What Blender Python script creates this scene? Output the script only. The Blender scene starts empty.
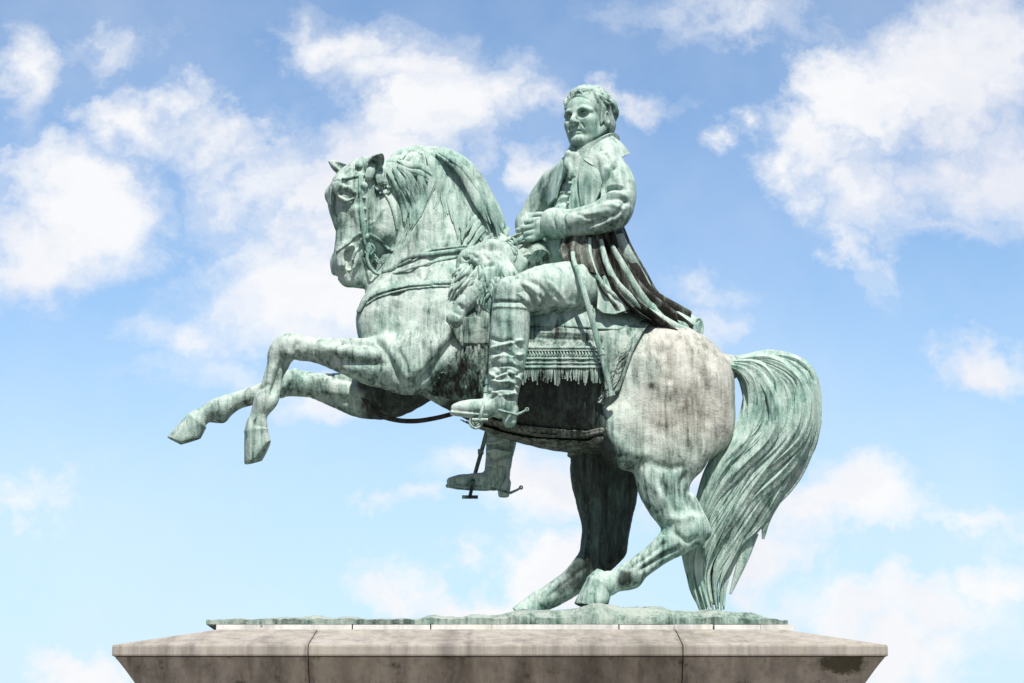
import bpy, bmesh, math, random, time
import numpy as np
from mathutils import Vector
T0 = time.time()
random.seed(7); RNG = np.random.default_rng(7)
sc = bpy.context.scene
COL = sc.collection
PI = math.pi
f32 = np.float32
# ------------------------------------------------------------------ camera
FPX, DIST, PITCH, EYE = 2000.0, 20.0, math.radians(14.0), 1.7
ZC = EYE + DIST*math.sin(PITCH)
CAM = np.array([0.0, -DIST*math.cos(PITCH), EYE])
AF = np.array([0, math.cos(PITCH), math.sin(PITCH)])
AR = np.array([1.0, 0, 0]); AU = np.array([0, -math.sin(PITCH), math.cos(PITCH)])
cd = bpy.data.cameras.new('camera'); cam = bpy.data.objects.new('camera', cd); COL.objects.link(cam)
cd.sensor_width = 36; cd.lens = FPX*36/1024; cd.clip_end = 20000; cd.clip_start = 0.1
cam.location = CAM; cam.rotation_euler = (PI/2+PITCH, 0, 0); sc.camera = cam

def P(px, py, d=0.0):
    """measured photo position -> point in the place, on the vertical plane d/100 m in front of the statue's middle"""
    v = AF*FPX + AR*(px-512.0) + AU*(341.5-py)
    t = (-d/100.0 - CAM[1])/v[1]
    return CAM + v*t
def W(p, r):
    return r*float(np.dot(np.asarray(p)-CAM, AF))/FPX

# ------------------------------------------------------------------ distance fields
def smin(a, b, k):
    if k <= 0: return np.minimum(a, b)
    h = np.maximum(k-np.abs(a-b), 0)/k
    return np.minimum(a, b)-h*h*k*0.25
def smax(a, b, k): return -smin(-a, -b, k)
def catmull(pts, n):
    pts = np.asarray(pts, float)
    if len(pts) < 3 or n < 2: return pts
    q = np.vstack([2*pts[0]-pts[1], pts, 2*pts[-1]-pts[-2]]); out = []
    for i in range(1, len(q)-2):
        p0, p1, p2, p3 = q[i-1:i+3]
        for j in range(n):
            t = j/n
            out.append(0.5*(2*p1+(p2-p0)*t+(2*p0-5*p1+4*p2-p3)*t*t+(3*p1-p0-3*p2+p3)*t**3))
    out.append(q[-2]); return np.array(out)

class Field:
    def __init__(s, lo, hi, h):
        s.h = h; s.lo = np.array(lo, float)
        n = np.ceil((np.array(hi)-s.lo)/h).astype(int)+1; s.n = n
        s.X = (s.lo[0]+h*np.arange(n[0])).astype(f32)[:, None, None]
        s.Y = (s.lo[1]+h*np.arange(n[1])).astype(f32)[None, :, None]
        s.Z = (s.lo[2]+h*np.arange(n[2])).astype(f32)[None, None, :]
        s.F = np.full(n, 1.0, f32)
    def box(s, lo, hi):
        a = np.clip(np.floor((np.array(lo)-s.lo)/s.h).astype(int), 0, s.n-1)
        b = np.clip(np.ceil((np.array(hi)-s.lo)/s.h).astype(int)+1, 1, s.n)
        return tuple(slice(int(i), int(max(j, i+1))) for i, j in zip(a, b))
    def xyz(s, b): return s.X[b[0]], s.Y[:, b[1]], s.Z[:, :, b[2]]
    def comb(s, b, D, k, op):
        G = s.F[b]
        if op == 'add': s.F[b] = smin(G, D, k)
        elif op == 'sub': s.F[b] = smax(G, -D, k)
    def chain_eval(s, C, axis, margin):
        """C rows: x y z r ratio (world). axis: unit vector flattened by ratio"""
        rmax = C[:, 3]*np.maximum(1, C[:, 4])+margin
        rg = rmax.max(); b = s.box(C[:, :3].min(0)-rg, C[:, :3].max(0)+rg)
        sh = tuple(x.stop-x.start for x in b); D = np.full(sh, 1.0, f32)
        for i in range(len(C)-1):
            A, B = C[i], C[i+1]
            rm = max(rmax[i], rmax[i+1])
            bb = s.box(np.minimum(A[:3], B[:3])-rm, np.maximum(A[:3], B[:3])+rm)
            X, Y, Z = s.xyz(bb)
            v = B[:3]-A[:3]; L = max(float(v@v), 1e-12)
            dx, dy, dz = X-f32(A[0]), Y-f32(A[1]), Z-f32(A[2])
            t = np.clip((dx*f32(v[0])+dy*f32(v[1])+dz*f32(v[2]))/f32(L), 0, 1)
            dx = dx-t*f32(v[0]); dy = dy-t*f32(v[1]); dz = dz-t*f32(v[2])
            r = f32(A[3])+t*f32(B[3]-A[3])
            if axis is not None:
                q = 1/(f32(A[4])+t*f32(B[4]-A[4]))-1
                vn = (dx*f32(axis[0])+dy*f32(axis[1])+dz*f32(axis[2]))*q
                dx = dx+vn*f32(axis[0]); dy = dy+vn*f32(axis[1]); dz = dz+vn*f32(axis[2])
            dd = np.sqrt(dx*dx+dy*dy+dz*dz)-r
            l = tuple(slice(x.start-y.start, x.stop-y.start) for x, y in zip(bb, b))
            D[l] = np.minimum(D[l], dd)
        return b, D
    def wchain(s, C, k=0.0, op='add', axis=(0, 1, 0), sub=4):
        C = np.array([list(c)+[1.0]*(5-len(c)) for c in C], float)
        C = catmull(C, sub); C[:, 3] = np.maximum(C[:, 3], 1e-3)
        b, D = s.chain_eval(C, np.array(axis, float), k+4*s.h+0.03)
        s.comb(b, D, k, op)
    def chain(s, pts, k=8, op='add', sub=4, axis=(0, 1, 0)):
        """pts: (px,py,d,r[,ratio])"""
        C = []
        for p in pts:
            w = P(p[0], p[1], p[2]); C.append([*w, W(w, p[3]), p[4] if len(p) > 4 else 1.0])
        s.wchain(C, k/100, op, axis, sub)
    def wball(s, c, r, k=0.0, op='add', R=None):
        r = np.array([r]*3 if np.isscalar(r) else r, float); m = r.max()+k+4*s.h+0.03
        c = np.asarray(c, float); b = s.box(c-m, c+m); X, Y, Z = s.xyz(b)
        dx, dy, dz = X-f32(c[0]), Y-f32(c[1]), Z-f32(c[2])
        if R is not None:
            R = np.asarray(R, float)
            e = [dx*f32(R[i][0])+dy*f32(R[i][1])+dz*f32(R[i][2]) for i in range(3)]
        else: e = [dx, dy, dz]
        k0 = np.sqrt(sum((e[i]/f32(r[i]))**2 for i in range(3)))
        k1 = np.sqrt(sum((e[i]/f32(r[i]**2))**2 for i in range(3)))+1e-6
        s.comb(b, k0*(k0-1)/k1, k, op)
    def ball(s, px, py, d, r, k=8, op='add', rot=0):
        w = P(px, py, d); r = (r, r, r) if np.isscalar(r) else r
        a = math.radians(rot); R = [[math.cos(a), 0, -math.sin(a)], [0, 1, 0], [math.sin(a), 0, math.cos(a)]]
        s.wball(w, [W(w, x) for x in r], k/100, op, R)
    def poly(s, pts, d, b):
        """2D distance to an outline (photo units at depth d), over x-z of box b"""
        q = np.array([P(x, y, d) for x, y in pts])[:, [0, 2]]
        X = s.X[b[0]][:, 0, 0][:, None]; Z = s.Z[:, :, b[2]][0, 0][None, :]
        D = np.full((X.shape[0], Z.shape[1]), 9.0, f32); ins = np.zeros(D.shape, bool)
        for i in range(len(q)):
            ax, az = q[i]; bx, bz = q[(i+1) % len(q)]
            vx, vz = bx-ax, bz-az; t = np.clip(((X-ax)*vx+(Z-az)*vz)/(vx*vx+vz*vz+1e-12), 0, 1)
            D = np.minimum(D, np.hypot(X-ax-t*vx, Z-az-t*vz))
            c = ((az > Z) != (bz > Z)) & (X < (bx-ax)*(Z-az)/(bz-az+1e-12)+ax); ins ^= c
        return np.where(ins, -D, D).astype(f32)[:, None, :]
    def surf_y(s, x, z, side=-1):
        i = int(round((x-s.lo[0])/s.h)); k = int(round((z-s.lo[2])/s.h))
        i = min(max(i, 0), s.n[0]-1); k = min(max(k, 0), s.n[2]-1)
        col = s.F[i, :, k]; w = np.where(col < 0)[0]
        if len(w) == 0: return None
        return float(s.lo[1]+s.h*(w[0] if side < 0 else w[-1]))

def nets(F, lo, h):
    S = F < 0
    n = F.shape
    cnt = np.zeros((n[0]-1, n[1]-1, n[2]-1), np.uint8)
    for a in (0, 1):
        for b in (0, 1):
            for c in (0, 1):
                cnt += S[a:n[0]-1+a, b:n[1]-1+b, c:n[2]-1+c]
    act = (cnt > 0) & (cnt < 8)
    idx = np.argwhere(act); m = len(idx)
    ids = np.full(cnt.shape, -1, np.int32); ids[act] = np.arange(m, dtype=np.int32)
    i, j, k = idx.T
    V = {}
    for a in (0, 1):
        for b in (0, 1):
            for c in (0, 1): V[a, b, c] = F[i+a, j+b, k+c].astype(f32)
    acc = np.zeros((m, 3), f32); num = np.zeros(m, f32)
    cs = list(V.keys())
    for p in cs:
        for ax in range(3):
            if p[ax] == 0:
                q = list(p); q[ax] = 1; q = tuple(q)
                va, vb = V[p], V[q]; cr = (va < 0) != (vb < 0)
                t = np.where(cr, va/np.where(cr, va-vb, 1), 0)
                for e in range(3):
                    acc[:, e] += np.where(cr, (t if e == ax else p[e]), 0)
                num += cr
    vert = (idx+acc/num[:, None])*h+lo
    N = np.zeros((m, 3), f32)
    for p in cs:
        for ax in range(3): N[:, ax] += V[p]*(1 if p[ax] else -1)
    N /= np.linalg.norm(N, axis=1)[:, None]+1e-9
    quads = []
    for ax in range(3):
        o = [1, 1, 1]; o[ax] = 0
        sl0 = tuple(slice(o[e], n[e]-1) for e in range(3))
        sl1 = tuple(slice(o[e]+(1 if e == ax else 0), n[e]-1+(1 if e == ax else 0)) for e in range(3))
        A, B = S[sl0], S[sl1]
        e = np.argwhere(A != B)+np.array(o)
        if len(e) == 0: continue
        fl = S[tuple((e).T)]
        u, v = [(1, 2), (2, 0), (0, 1)][ax]
        def g(du, dv):
            q = e.copy(); q[:, u] -= du; q[:, v] -= dv; return ids[tuple(q.T)]
        Q = np.stack([g(1, 1), g(0, 1), g(0, 0), g(1, 0)], 1)
        Q[~fl] = Q[~fl][:, ::-1]
        quads.append(Q)
    Q = np.vstack(quads); Q = Q[(Q >= 0).all(1)]
    return vert.astype(np.float64), N.astype(np.float64), Q

def relax(v, Q, it, lam=0.5):
    e = np.vstack([Q[:, [0, 1]], Q[:, [1, 2]], Q[:, [2, 3]], Q[:, [3, 0]]])
    c = np.bincount(e[:, 0], minlength=len(v))+np.bincount(e[:, 1], minlength=len(v))
    for _ in range(it):
        a = np.empty_like(v)
        for x in range(3):
            a[:, x] = np.bincount(e[:, 0], v[e[:, 1], x], len(v))+np.bincount(e[:, 1], v[e[:, 0], x], len(v))
        v = v+lam*(a/np.maximum(c, 1)[:, None]-v)
    return v

def stroke(v, N, pts, w, amp, d=45, side='both', sub=5, taper=True, front=0.15):
    """raise (amp>0) or cut (amp<0) a soft line on the surface, width w and depth amp in photo units"""
    q = catmull([P(x, y, d) for x, y in pts], sub)[:, [0, 2]]
    w /= 100; amp /= 100
    m = (v[:, 0] > q[:, 0].min()-2.5*w) & (v[:, 0] < q[:, 0].max()+2.5*w) & (v[:, 2] > q[:, 1].min()-2.5*w) & (v[:, 2] < q[:, 1].max()+2.5*w)
    if side == 'near': m &= N[:, 1] < 0
    if side == 'far': m &= N[:, 1] > 0
    ii = np.where(m)[0]
    if len(ii) == 0: return
    x, z = v[ii, 0], v[ii, 2]; best = np.full(len(ii), 9.0); bt = np.zeros(len(ii))
    for i in range(len(q)-1):
        a = q[i]; vv = q[i+1]-a; L = vv@vv+1e-12
        t = np.clip(((x-a[0])*vv[0]+(z-a[1])*vv[1])/L, 0, 1)
        dd = np.hypot(x-a[0]-t*vv[0], z-a[1]-t*vv[1]); u = dd < best
        best[u] = dd[u]; bt[u] = (i+t[u])/(len(q)-1)
    wt = np.exp(-(best/w)**2)*np.clip((np.abs(N[ii, 1])-front)*2.5, 0, 1)
    if taper: wt *= np.clip(np.minimum(bt, 1-bt)*5+0.15, 0, 1)
    v[ii] += N[ii]*(amp*wt)[:, None]

# ------------------------------------------------------------------ objects
def mesh_obj(name, V, polys, mat, parent=None, smooth=True, label=None):
    me = bpy.data.meshes.new(name)
    if isinstance(polys, np.ndarray):
        n = len(polys); me.vertices.add(len(V)); me.vertices.foreach_set('co', np.asarray(V, f32).ravel())
        me.loops.add(4*n); me.loops.foreach_set('vertex_index', polys.astype(np.int32).ravel())
        me.polygons.add(n); me.polygons.foreach_set('loop_start', np.arange(0, 4*n, 4, dtype=np.int32))
        me.update(calc_edges=True)
    else:
        me.from_pydata([tuple(map(float, p)) for p in V], [], polys); me.update()
    me.polygons.foreach_set('use_smooth', np.full(len(me.polygons), smooth))
    me.materials.append(mat)
    o = bpy.data.objects.new(name, me); COL.objects.link(o)
    if parent is not None:
        o.parent = parent
        o.matrix_parent_inverse = WM[parent.name].inverted() if parent.name in WM else o.matrix_parent_inverse
    if label: o['label'] = label
    return o
WM = {}
def empty(name, loc, label, cat):
    o = bpy.data.objects.new(name, None); COL.objects.link(o); o.location = loc
    from mathutils import Matrix
    WM[o.name] = Matrix.Translation(Vector(loc)); o['label'] = label; o['category'] = cat; o.empty_display_size = .2
    return o
class MB:
    def __init__(s): s.v = []; s.f = []
    def add(s, v, f):
        b = len(s.v); s.v += [tuple(map(float, p)) for p in v]; s.f += [tuple(i+b for i in q) for q in f]
    def tube(s, pts, rad, n=8, flat=1.0, up=(0, 1, 0), ridges=0, rdepth=0.0, twist=0.0):
        """world points; rad list; section flattened along 'up'"""
        pts = np.asarray(pts, float); m = len(pts)
        T = np.gradient(pts, axis=0); T /= np.linalg.norm(T, axis=1)[:, None]+1e-9
        v = []; up = np.asarray(up, float)
        for i in range(m):
            a = np.cross(T[i], up); la = np.linalg.norm(a)
            a = a/la if la > 1e-4 else np.array([1., 0, 0])
            b = np.cross(a, T[i])
            for j in range(n):
                th = 2*PI*j/n
                rr = rad[i]*(1+rdepth*math.cos(ridges*th+twist*i)) if ridges else rad[i]
                v.append(pts[i]+a*math.cos(th)*rr+b*math.sin(th)*rr*flat)
        f = [(i*n+j, i*n+(j+1) % n, (i+1)*n+(j+1) % n, (i+1)*n+j) for i in range(m-1) for j in range(n)]
        f.append(tuple(range(n))[::-1]); f.append(tuple((m-1)*n+j for j in range(n)))
        s.add(v, f)
    def lock(s, pts, rs, n=8, flat=1.0, sub=5, **k):
        """pts (px,py,d), rs radii in photo units"""
        q = catmull([list(P(*p))+[r] for p, r in zip(pts, rs)], sub)
        s.tube(q[:, :3], [max(0.002, r*.01) for r in q[:, 3]], n, flat, **k)
    def box(s, lo, hi):
        x0, y0, z0 = lo; x1, y1, z1 = hi
        s.add([(x0, y0, z0), (x1, y0, z0), (x1, y1, z0), (x0, y1, z0), (x0, y0, z1), (x1, y0, z1), (x1, y1, z1), (x0, y1, z1)],
              [(0, 3, 2, 1), (4, 5, 6, 7), (0, 1, 5, 4), (1, 2, 6, 5), (2, 3, 7, 6), (3, 0, 4, 7)])
    def sheet(s, rows, thick=1.6, subu=6, subv=6, fold=0, nf=0):
        """rows: curves of (px,py,d); lofted into a closed cloth of real thickness"""
        R = [catmull([P(*p) for p in r], subu) for r in rows]
        R = np.array(R); nu = R.shape[1]
        G = np.array([catmull(R[:, j], subv) for j in range(nu)])
        nv = G.shape[1]
        du = np.gradient(G, axis=0); dv = np.gradient(G, axis=1)
        N = np.cross(du, dv); N /= np.linalg.norm(N, axis=2)[..., None]+1e-9
        if fold:
            t = np.linspace(0, 1, nv)[None, :]*np.ones((nu, 1))
            g = np.linspace(0, 1, nu)[:, None]
            G = G+N*(np.sin(t*2*PI*nf+g*1.3)*fold/100*(0.25+0.75*g))[..., None]
        A = (G+N*thick/200).reshape(-1, 3); B = (G-N*thick/200).reshape(-1, 3); o = nu*nv
        f = []
        for i in range(nu-1):
            for j in range(nv-1):
                a, b, c, e = i*nv+j, (i+1)*nv+j, (i+1)*nv+j+1, i*nv+j+1
                f.append((a, b, c, e)); f.append((o+e, o+c, o+b, o+a))
        rim = [i*nv for i in range(nu)]+[(nu-1)*nv+j for j in range(1, nv)]+[i*nv+nv-1 for i in range(nu-2, -1, -1)]+[j for j in range(nv-2, 0, -1)]
        for q in range(len(rim)):
            a, b = rim[q], rim[(q+1) % len(rim)]; f.append((b, a, o+a, o+b))
        s.add(np.vstack([A, B]), f)
    def obj(s, name, mat, parent=None, smooth=True, label=None):
        o = mesh_obj(name, s.v, s.f, mat, parent, smooth, label)
        bm = bmesh.new(); bm.from_mesh(o.data); bmesh.ops.recalc_face_normals(bm, faces=bm.faces); bm.to_mesh(o.data); bm.free()
        if smooth:
            try: o.data.set_sharp_from_angle(angle=math.radians(50))
            except Exception: pass
        return o
from mathutils import noise as mnoise
def roughen(v, N, amp, sc_):
    """uneven, hand-modelled surface"""
    pn = mnoise.noise; q = (v*sc_).tolist()
    a = np.fromiter((pn(p) for p in q), float, len(q)); v += N*(a*amp)[:, None]
def field_obj(name, fld, mat, parent, strokes=None, it=1, box=None, label=None, rough=0.004):
    v, N, Q = nets(fld.F, fld.lo, fld.h)
    v = relax(v, Q, it)
    if strokes:
        for st in strokes: stroke(v, N, *st[0], **(st[1] if len(st) > 1 else {}))
    if rough: roughen(v, N, rough, 9.0); roughen(v, N, rough*.45, 26.0)
    print('  %-16s %7d verts  t=%.0fs' % (name, len(v), time.time()-T0))
    return mesh_obj(name, v, Q, mat, parent, True, label), v, N, Q

# ------------------------------------------------------------------ materials
def newmat(name):
    m = bpy.data.materials.new(name); m.use_nodes = True; nt = m.node_tree; nt.nodes.clear()
    out = nt.nodes.new('ShaderNodeOutputMaterial'); b = nt.nodes.new('ShaderNodeBsdfPrincipled')
    nt.links.new(b.outputs[0], out.inputs[0]); return m, nt, b
class NT:
    def __init__(s, nt): s.nt = nt
    def n(s, t, **k):
        x = s.nt.nodes.new(t)
        for a, b in k.items(): setattr(x, a, b)
        return x
    def l(s, a, b): s.nt.links.new(a, b)
    def inp(s, sock, v):
        if hasattr(v, 'default_value') or isinstance(v, bpy.types.NodeSocket): s.l(v, sock)
        else: sock.default_value = v
    def math(s, op, a, b=0.0, c=0.0, clamp=False):
        x = s.n('ShaderNodeMath', operation=op, use_clamp=clamp)
        for i, v in enumerate((a, b, c)): s.inp(x.inputs[i], v)
        return x.outputs[0]
    def vmath(s, op, a, b=(0, 0, 0)):
        x = s.n('ShaderNodeVectorMath', operation=op); s.inp(x.inputs[0], a); s.inp(x.inputs[1], b)
        return x.outputs[1] if op in ('LENGTH', 'DOT_PRODUCT', 'DISTANCE') else x.outputs[0]
    def noise(s, vec, scale, detail=5, rough=0.55, dist=0.0, out=0):
        x = s.n('ShaderNodeTexNoise'); s.inp(x.inputs['Vector'], vec); x.inputs['Scale'].default_value = scale
        x.inputs['Detail'].default_value = detail; x.inputs['Roughness'].default_value = rough; x.inputs['Distortion'].default_value = dist
        return x.outputs[out]
    def ramp(s, fac, stops):
        x = s.n('ShaderNodeValToRGB'); s.l(fac, x.inputs[0]); e = x.color_ramp.elements
        while len(e) < len(stops): e.new(0.5)
        for i, (p, c) in enumerate(stops):
            e[i].position = p; e[i].color = (*c, 1) if len(c) == 3 else c
        return x.outputs[0]
    def mix(s, fac, a, b, mode='MIX'):
        x = s.n('ShaderNodeMix', data_type='RGBA', blend_type=mode)
        s.inp(x.inputs[0], fac)
        for sock, v in ((x.inputs[6], a), (x.inputs[7], b)):
            if isinstance(v, tuple): sock.default_value = (*v, 1) if len(v) == 3 else v
            else: s.l(v, sock)
        return x.outputs[2]
def bronze(name, bias=0.0, tan=False, contrast=1.0, brown=0.0, bump=0.8, streak=1.0, nzw=0.16, shade_and_bare=False):
    m, nt, b = newmat(name); g = NT(nt)
    geo = g.n('ShaderNodeNewGeometry'); pos = geo.outputs['Position']
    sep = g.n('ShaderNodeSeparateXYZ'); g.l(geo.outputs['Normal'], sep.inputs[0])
    big = g.noise(pos, 1.7, 6, 0.6); mid = g.noise(pos, 7.0, 6, 0.62, 0.4)
    st = g.noise(g.vmath('MULTIPLY', pos, (13, 13, 1.1)), 1.0, 7, 0.62, 0.6)
    st2 = g.noise(g.vmath('MULTIPLY', pos, (34, 34, 4.0)), 1.0, 4, 0.6)
    fine = g.noise(pos, 55, 4, 0.65)
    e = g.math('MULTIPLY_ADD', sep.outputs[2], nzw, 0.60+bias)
    for t, w in ((big, 0.55), (mid, 0.48), (st, 1.10*streak), (st2, 0.55*streak), (fine, 0.18)):
        e = g.math('ADD', e, g.math('MULTIPLY', g.math('SUBTRACT', t, 0.5), w*contrast))
    # rain runs: long thin dark drips where water has tracked down the metal
    dr_ = g.noise(g.vmath('MULTIPLY', pos, (21, 21, 1.0)), 1.0, 5, 0.7, 0.25)
    dr_ = g.math('MULTIPLY', g.math('SUBTRACT', dr_, 0.56), 5.0, clamp=True)
    dm = g.math('MULTIPLY', g.math('SUBTRACT', g.noise(pos, 2.6, 4, .6), 0.40), 3.0, clamp=True)
    bl = g.math('MULTIPLY', g.math('SUBTRACT', g.noise(g.vmath('MULTIPLY', pos, (1, 1, .7)), 11.0, 6, 0.7, 0.8), 0.60), 4.5, clamp=True)
    e = g.math('SUBTRACT', e, g.math('MULTIPLY', g.math('MULTIPLY', dr_, dm), 0.42*streak*contrast))
    e = g.math('SUBTRACT', e, g.math('MULTIPLY', bl, 0.34*contrast))
    dk = (0.030, 0.026, 0.022)
    stops = (0.14, 0.30, 0.42, 0.54, 0.70, 0.90)
    ca = g.ramp(e, list(zip(stops, (dk, (0.045, 0.064, 0.056), (0.118, 0.182, 0.158), (0.250, 0.348, 0.308), (0.415, 0.520, 0.470), (0.565, 0.645, 0.600)))))
    cb = g.ramp(e, list(zip(stops, (dk, (0.045, 0.074, 0.065), (0.110, 0.215, 0.180), (0.215, 0.375, 0.315), (0.375, 0.54, 0.465), (0.54, 0.665, 0.595)))))
    hue = g.math('MULTIPLY', g.math('SUBTRACT', g.noise(pos, 2.3, 5, 0.6), 0.38), 3.6, clamp=True)
    col = g.mix(hue, ca, cb)
    if tan:
        sp = g.n('ShaderNodeSeparateXYZ'); g.l(pos, sp.inputs[0])
        mk = g.math('ADD', g.math('MULTIPLY', g.math('SUBTRACT', sp.outputs[0], 0.85), 1.6), g.math('MULTIPLY', g.math('SUBTRACT', big, 0.5), 2.0))
        lo = g.math('MULTIPLY', g.math('SUBTRACT', sp.outputs[2], 5.0), 1.6, clamp=True)
        mk = g.math('MULTIPLY', g.math('MAXIMUM', g.math('MINIMUM', mk, 0.95), 0.12), lo)
        mk = g.math('MULTIPLY', mk, g.math('MULTIPLY', g.math('SUBTRACT', 2.26, sp.outputs[0]), 7.0, clamp=True))
        tc = g.ramp(e, [(0.16, (0.07, 0.06, 0.05)), (0.34, (0.19, 0.172, 0.142)), (0.50, (0.345, 0.335, 0.285)), (0.70, (0.49, 0.49, 0.43)), (0.92, (0.64, 0.635, 0.57))])
        col = g.mix(mk, col, tc)
    if shade_and_bare:      # shade painted near-black on belly and far legs, mixed with brown metal
        at = g.n('ShaderNodeAttribute', attribute_name='shade_and_bare')
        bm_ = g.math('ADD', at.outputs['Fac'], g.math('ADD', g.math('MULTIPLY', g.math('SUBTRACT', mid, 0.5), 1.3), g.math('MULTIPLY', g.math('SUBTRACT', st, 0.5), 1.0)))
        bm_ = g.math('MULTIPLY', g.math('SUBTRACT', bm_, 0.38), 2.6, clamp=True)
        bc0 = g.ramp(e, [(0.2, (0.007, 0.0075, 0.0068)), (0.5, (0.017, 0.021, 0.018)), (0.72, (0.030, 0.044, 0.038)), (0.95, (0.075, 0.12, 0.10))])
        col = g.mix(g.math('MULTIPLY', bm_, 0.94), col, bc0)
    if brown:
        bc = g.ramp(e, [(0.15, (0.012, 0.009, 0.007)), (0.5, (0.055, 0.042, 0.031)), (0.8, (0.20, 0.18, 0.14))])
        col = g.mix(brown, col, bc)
    g.l(col, b.inputs['Base Color'])
    r = g.math('MULTIPLY_ADD', mid, 0.35, 0.38); g.l(r, b.inputs['Roughness'])
    b.inputs['Specular IOR Level'].default_value = 0.22
    bp = g.n('ShaderNodeBump'); bp.inputs['Strength'].default_value = bump; bp.inputs['Distance'].default_value = 0.02
    hh = g.math('ADD', g.math('MULTIPLY', mid, 0.8), g.math('ADD', g.math('MULTIPLY', fine, 0.45), g.math('MULTIPLY', st2, 0.5)))
    g.l(hh, bp.inputs['Height']); g.l(bp.outputs[0], b.inputs['Normal'])
    return m
M = {}
M['horse'] = bronze('horse patina', 0.07, tan=True, shade_and_bare=True, contrast=1.2)
M['hair'] = bronze('hair patina', 0.04, contrast=1.15, streak=0.7)
M['cloth'] = bronze('cloth patina', 0.09, contrast=1.1)
M['coat'] = bronze('coat patina', 0.09, contrast=0.95)
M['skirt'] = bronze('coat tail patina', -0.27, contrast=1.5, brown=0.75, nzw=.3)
M['skin'] = bronze('face patina', 0.07, contrast=0.75, bump=0.3)
M['strap'] = bronze('strap patina', -0.02, contrast=0.9)
M['dark'] = bronze('dark bronze', -0.2, contrast=0.9, brown=0.9)
M['blanket'] = bronze('blanket patina', -0.02, contrast=1.4, brown=0.3)
M['girth'] = bronze('girth bronze', 0.02, contrast=1.2, brown=0.72)
M['fleece'] = bronze('fleece patina', -0.10, contrast=1.3, brown=0.35)
M['plate'] = bronze('plate patina', 0.02, contrast=1.6, streak=0.6, brown=0.4)
# ================================================================== THE STATUE
BASE = P(500, 627, 0)
statue = empty('equestrian_statue', BASE, 'green patinated bronze statue of a uniformed rider on a rearing horse', 'statue')
HV = 0.0115
a_, b_ = P(160, 135, 0), P(752, 625, 0)
H = Field((min(a_[0], P(160, 440, 0)[0])-.05, -0.80, P(400, 622, 60)[2]-0.45), (b_[0]+.05, 0.80, a_[2]+.1), HV)
# --- trunk
H.chain([(412, 322, 0, 50, .80), (428, 326, 0, 63, .74), (470, 336, 0, 76, .66), (512, 352, 0, 81, .63), (556, 368, 0, 79, .66), (600, 379, 0, 74, .68), (645, 388, 0, 62, .80), (672, 396, 0, 56, .86)], 0)
H.ball(680, 384, 20, (54, 36, 50), 14); H.ball(680, 384, -20, (54, 36, 50), 14)
H.ball(664, 362, 12, (44, 36, 36), 14); H.ball(664, 362, -12, (44, 36, 36), 14)
# breast
H.ball(392, 322, 20, (36, 24, 44), 10); H.ball(392, 322, -20, (36, 24, 44), 10)
# --- neck
H.chain([(440, 310, 0, 70, .60), (448, 268, 0, 64, .50), (451, 232, 0, 53, .44), (451, 206, 0, 39, .44), (446, 186, 0, 32, .46), (428, 178, 2, 29, .55), (402, 180, 6, 26, .62)], 14)
H.chain([(404, 300, 0, 36, .8), (414, 262, 2, 24, .9), (428, 225, 4, 16, 1), (432, 200, 6, 12, 1)], 10)
# --- near shoulder and fore leg
for sg in (1, -1):
    H.ball(432, 330, 30*sg, (40, 24, 50), 10, rot=-22)
    H.chain([(446, 292, 30*sg, 30, .6), (432, 335, 36*sg, 33, .6), (412, 368, 40*sg, 26, .7)], 8)
H.chain([(424, 352, 40, 30, .7), (400, 361, 42, 28, .72), (376, 362, 42, 25, .8), (350, 357, 42, 19, .9), (322, 351, 41, 13.5), (304, 348, 41, 12)], 8)
H.chain([(414, 378, 40, 13), (402, 382, 40, 11), (392, 378, 40, 10)], 8)
H.chain([(302, 349, 41, 12), (291, 346, 41, 13.5), (282, 352, 41, 13.5), (278, 364, 41, 11), (271, 382, 41, 8.6), (266, 395, 41, 9.8), (264, 403, 41, 10.8), (259, 415, 41, 8.4), (257, 428, 40, 10.5)], 3)
H.chain([(278, 370, 41, 5), (277, 388, 41, 4.2), (272, 402, 41, 6), (268, 409, 41, 4)], 2)
H.ball(287, 349, 52, (8, 5, 9), 4)

# far fore leg
H.chain([(420, 368, -40, 34, .7), (392, 388, -42, 30, .72), (366, 394, -42, 25, .8), (340, 391, -42, 18, .9), (312, 385, -42, 12.5), (298, 383, -42, 12)], 8)
H.chain([(304, 384, -42, 12), (290, 383, -42, 13.5), (274, 388, -42, 11), (256, 395, -42, 9.2), (236, 401, -42, 9.0), (222, 408, -42, 11.5), (215, 411, -42, 11.5), (206, 414, -42, 8.5), (198, 419, -41, 10)], 4)
H.ball(222, 417, -42, 6, 5)
# --- near hind leg
H.chain([(668, 386, 26, 60, .52), (640, 424, 30, 46, .56), (632, 436, 34, 35, .6)], 10)
H.ball(622, 424, 36, (25, 22, 28), 10)
H.ball(700, 410, 24, (34, 24, 48), 10, rot=-14)
H.chain([(676, 440, 32, 40, .55), (665, 466, 34, 31, .55), (664, 490, 35, 25, .62), (674, 512, 35, 20.5, .7), (687, 528, 35, 20, .72)], 8)
H.chain([(690, 500, 34, 7), (700, 520, 34, 7), (703, 532, 34, 9)], 5)
H.chain([(686, 531, 35, 20, .75), (674, 541, 35, 16, .85), (657, 554, 35, 12.5, .95), (640, 567, 35, 12), (628, 576, 35, 13.5), (616, 581, 35, 11), (606, 584, 35, 13)], 4)
H.ball(634, 580, 35, 7.5, 5)
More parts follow.
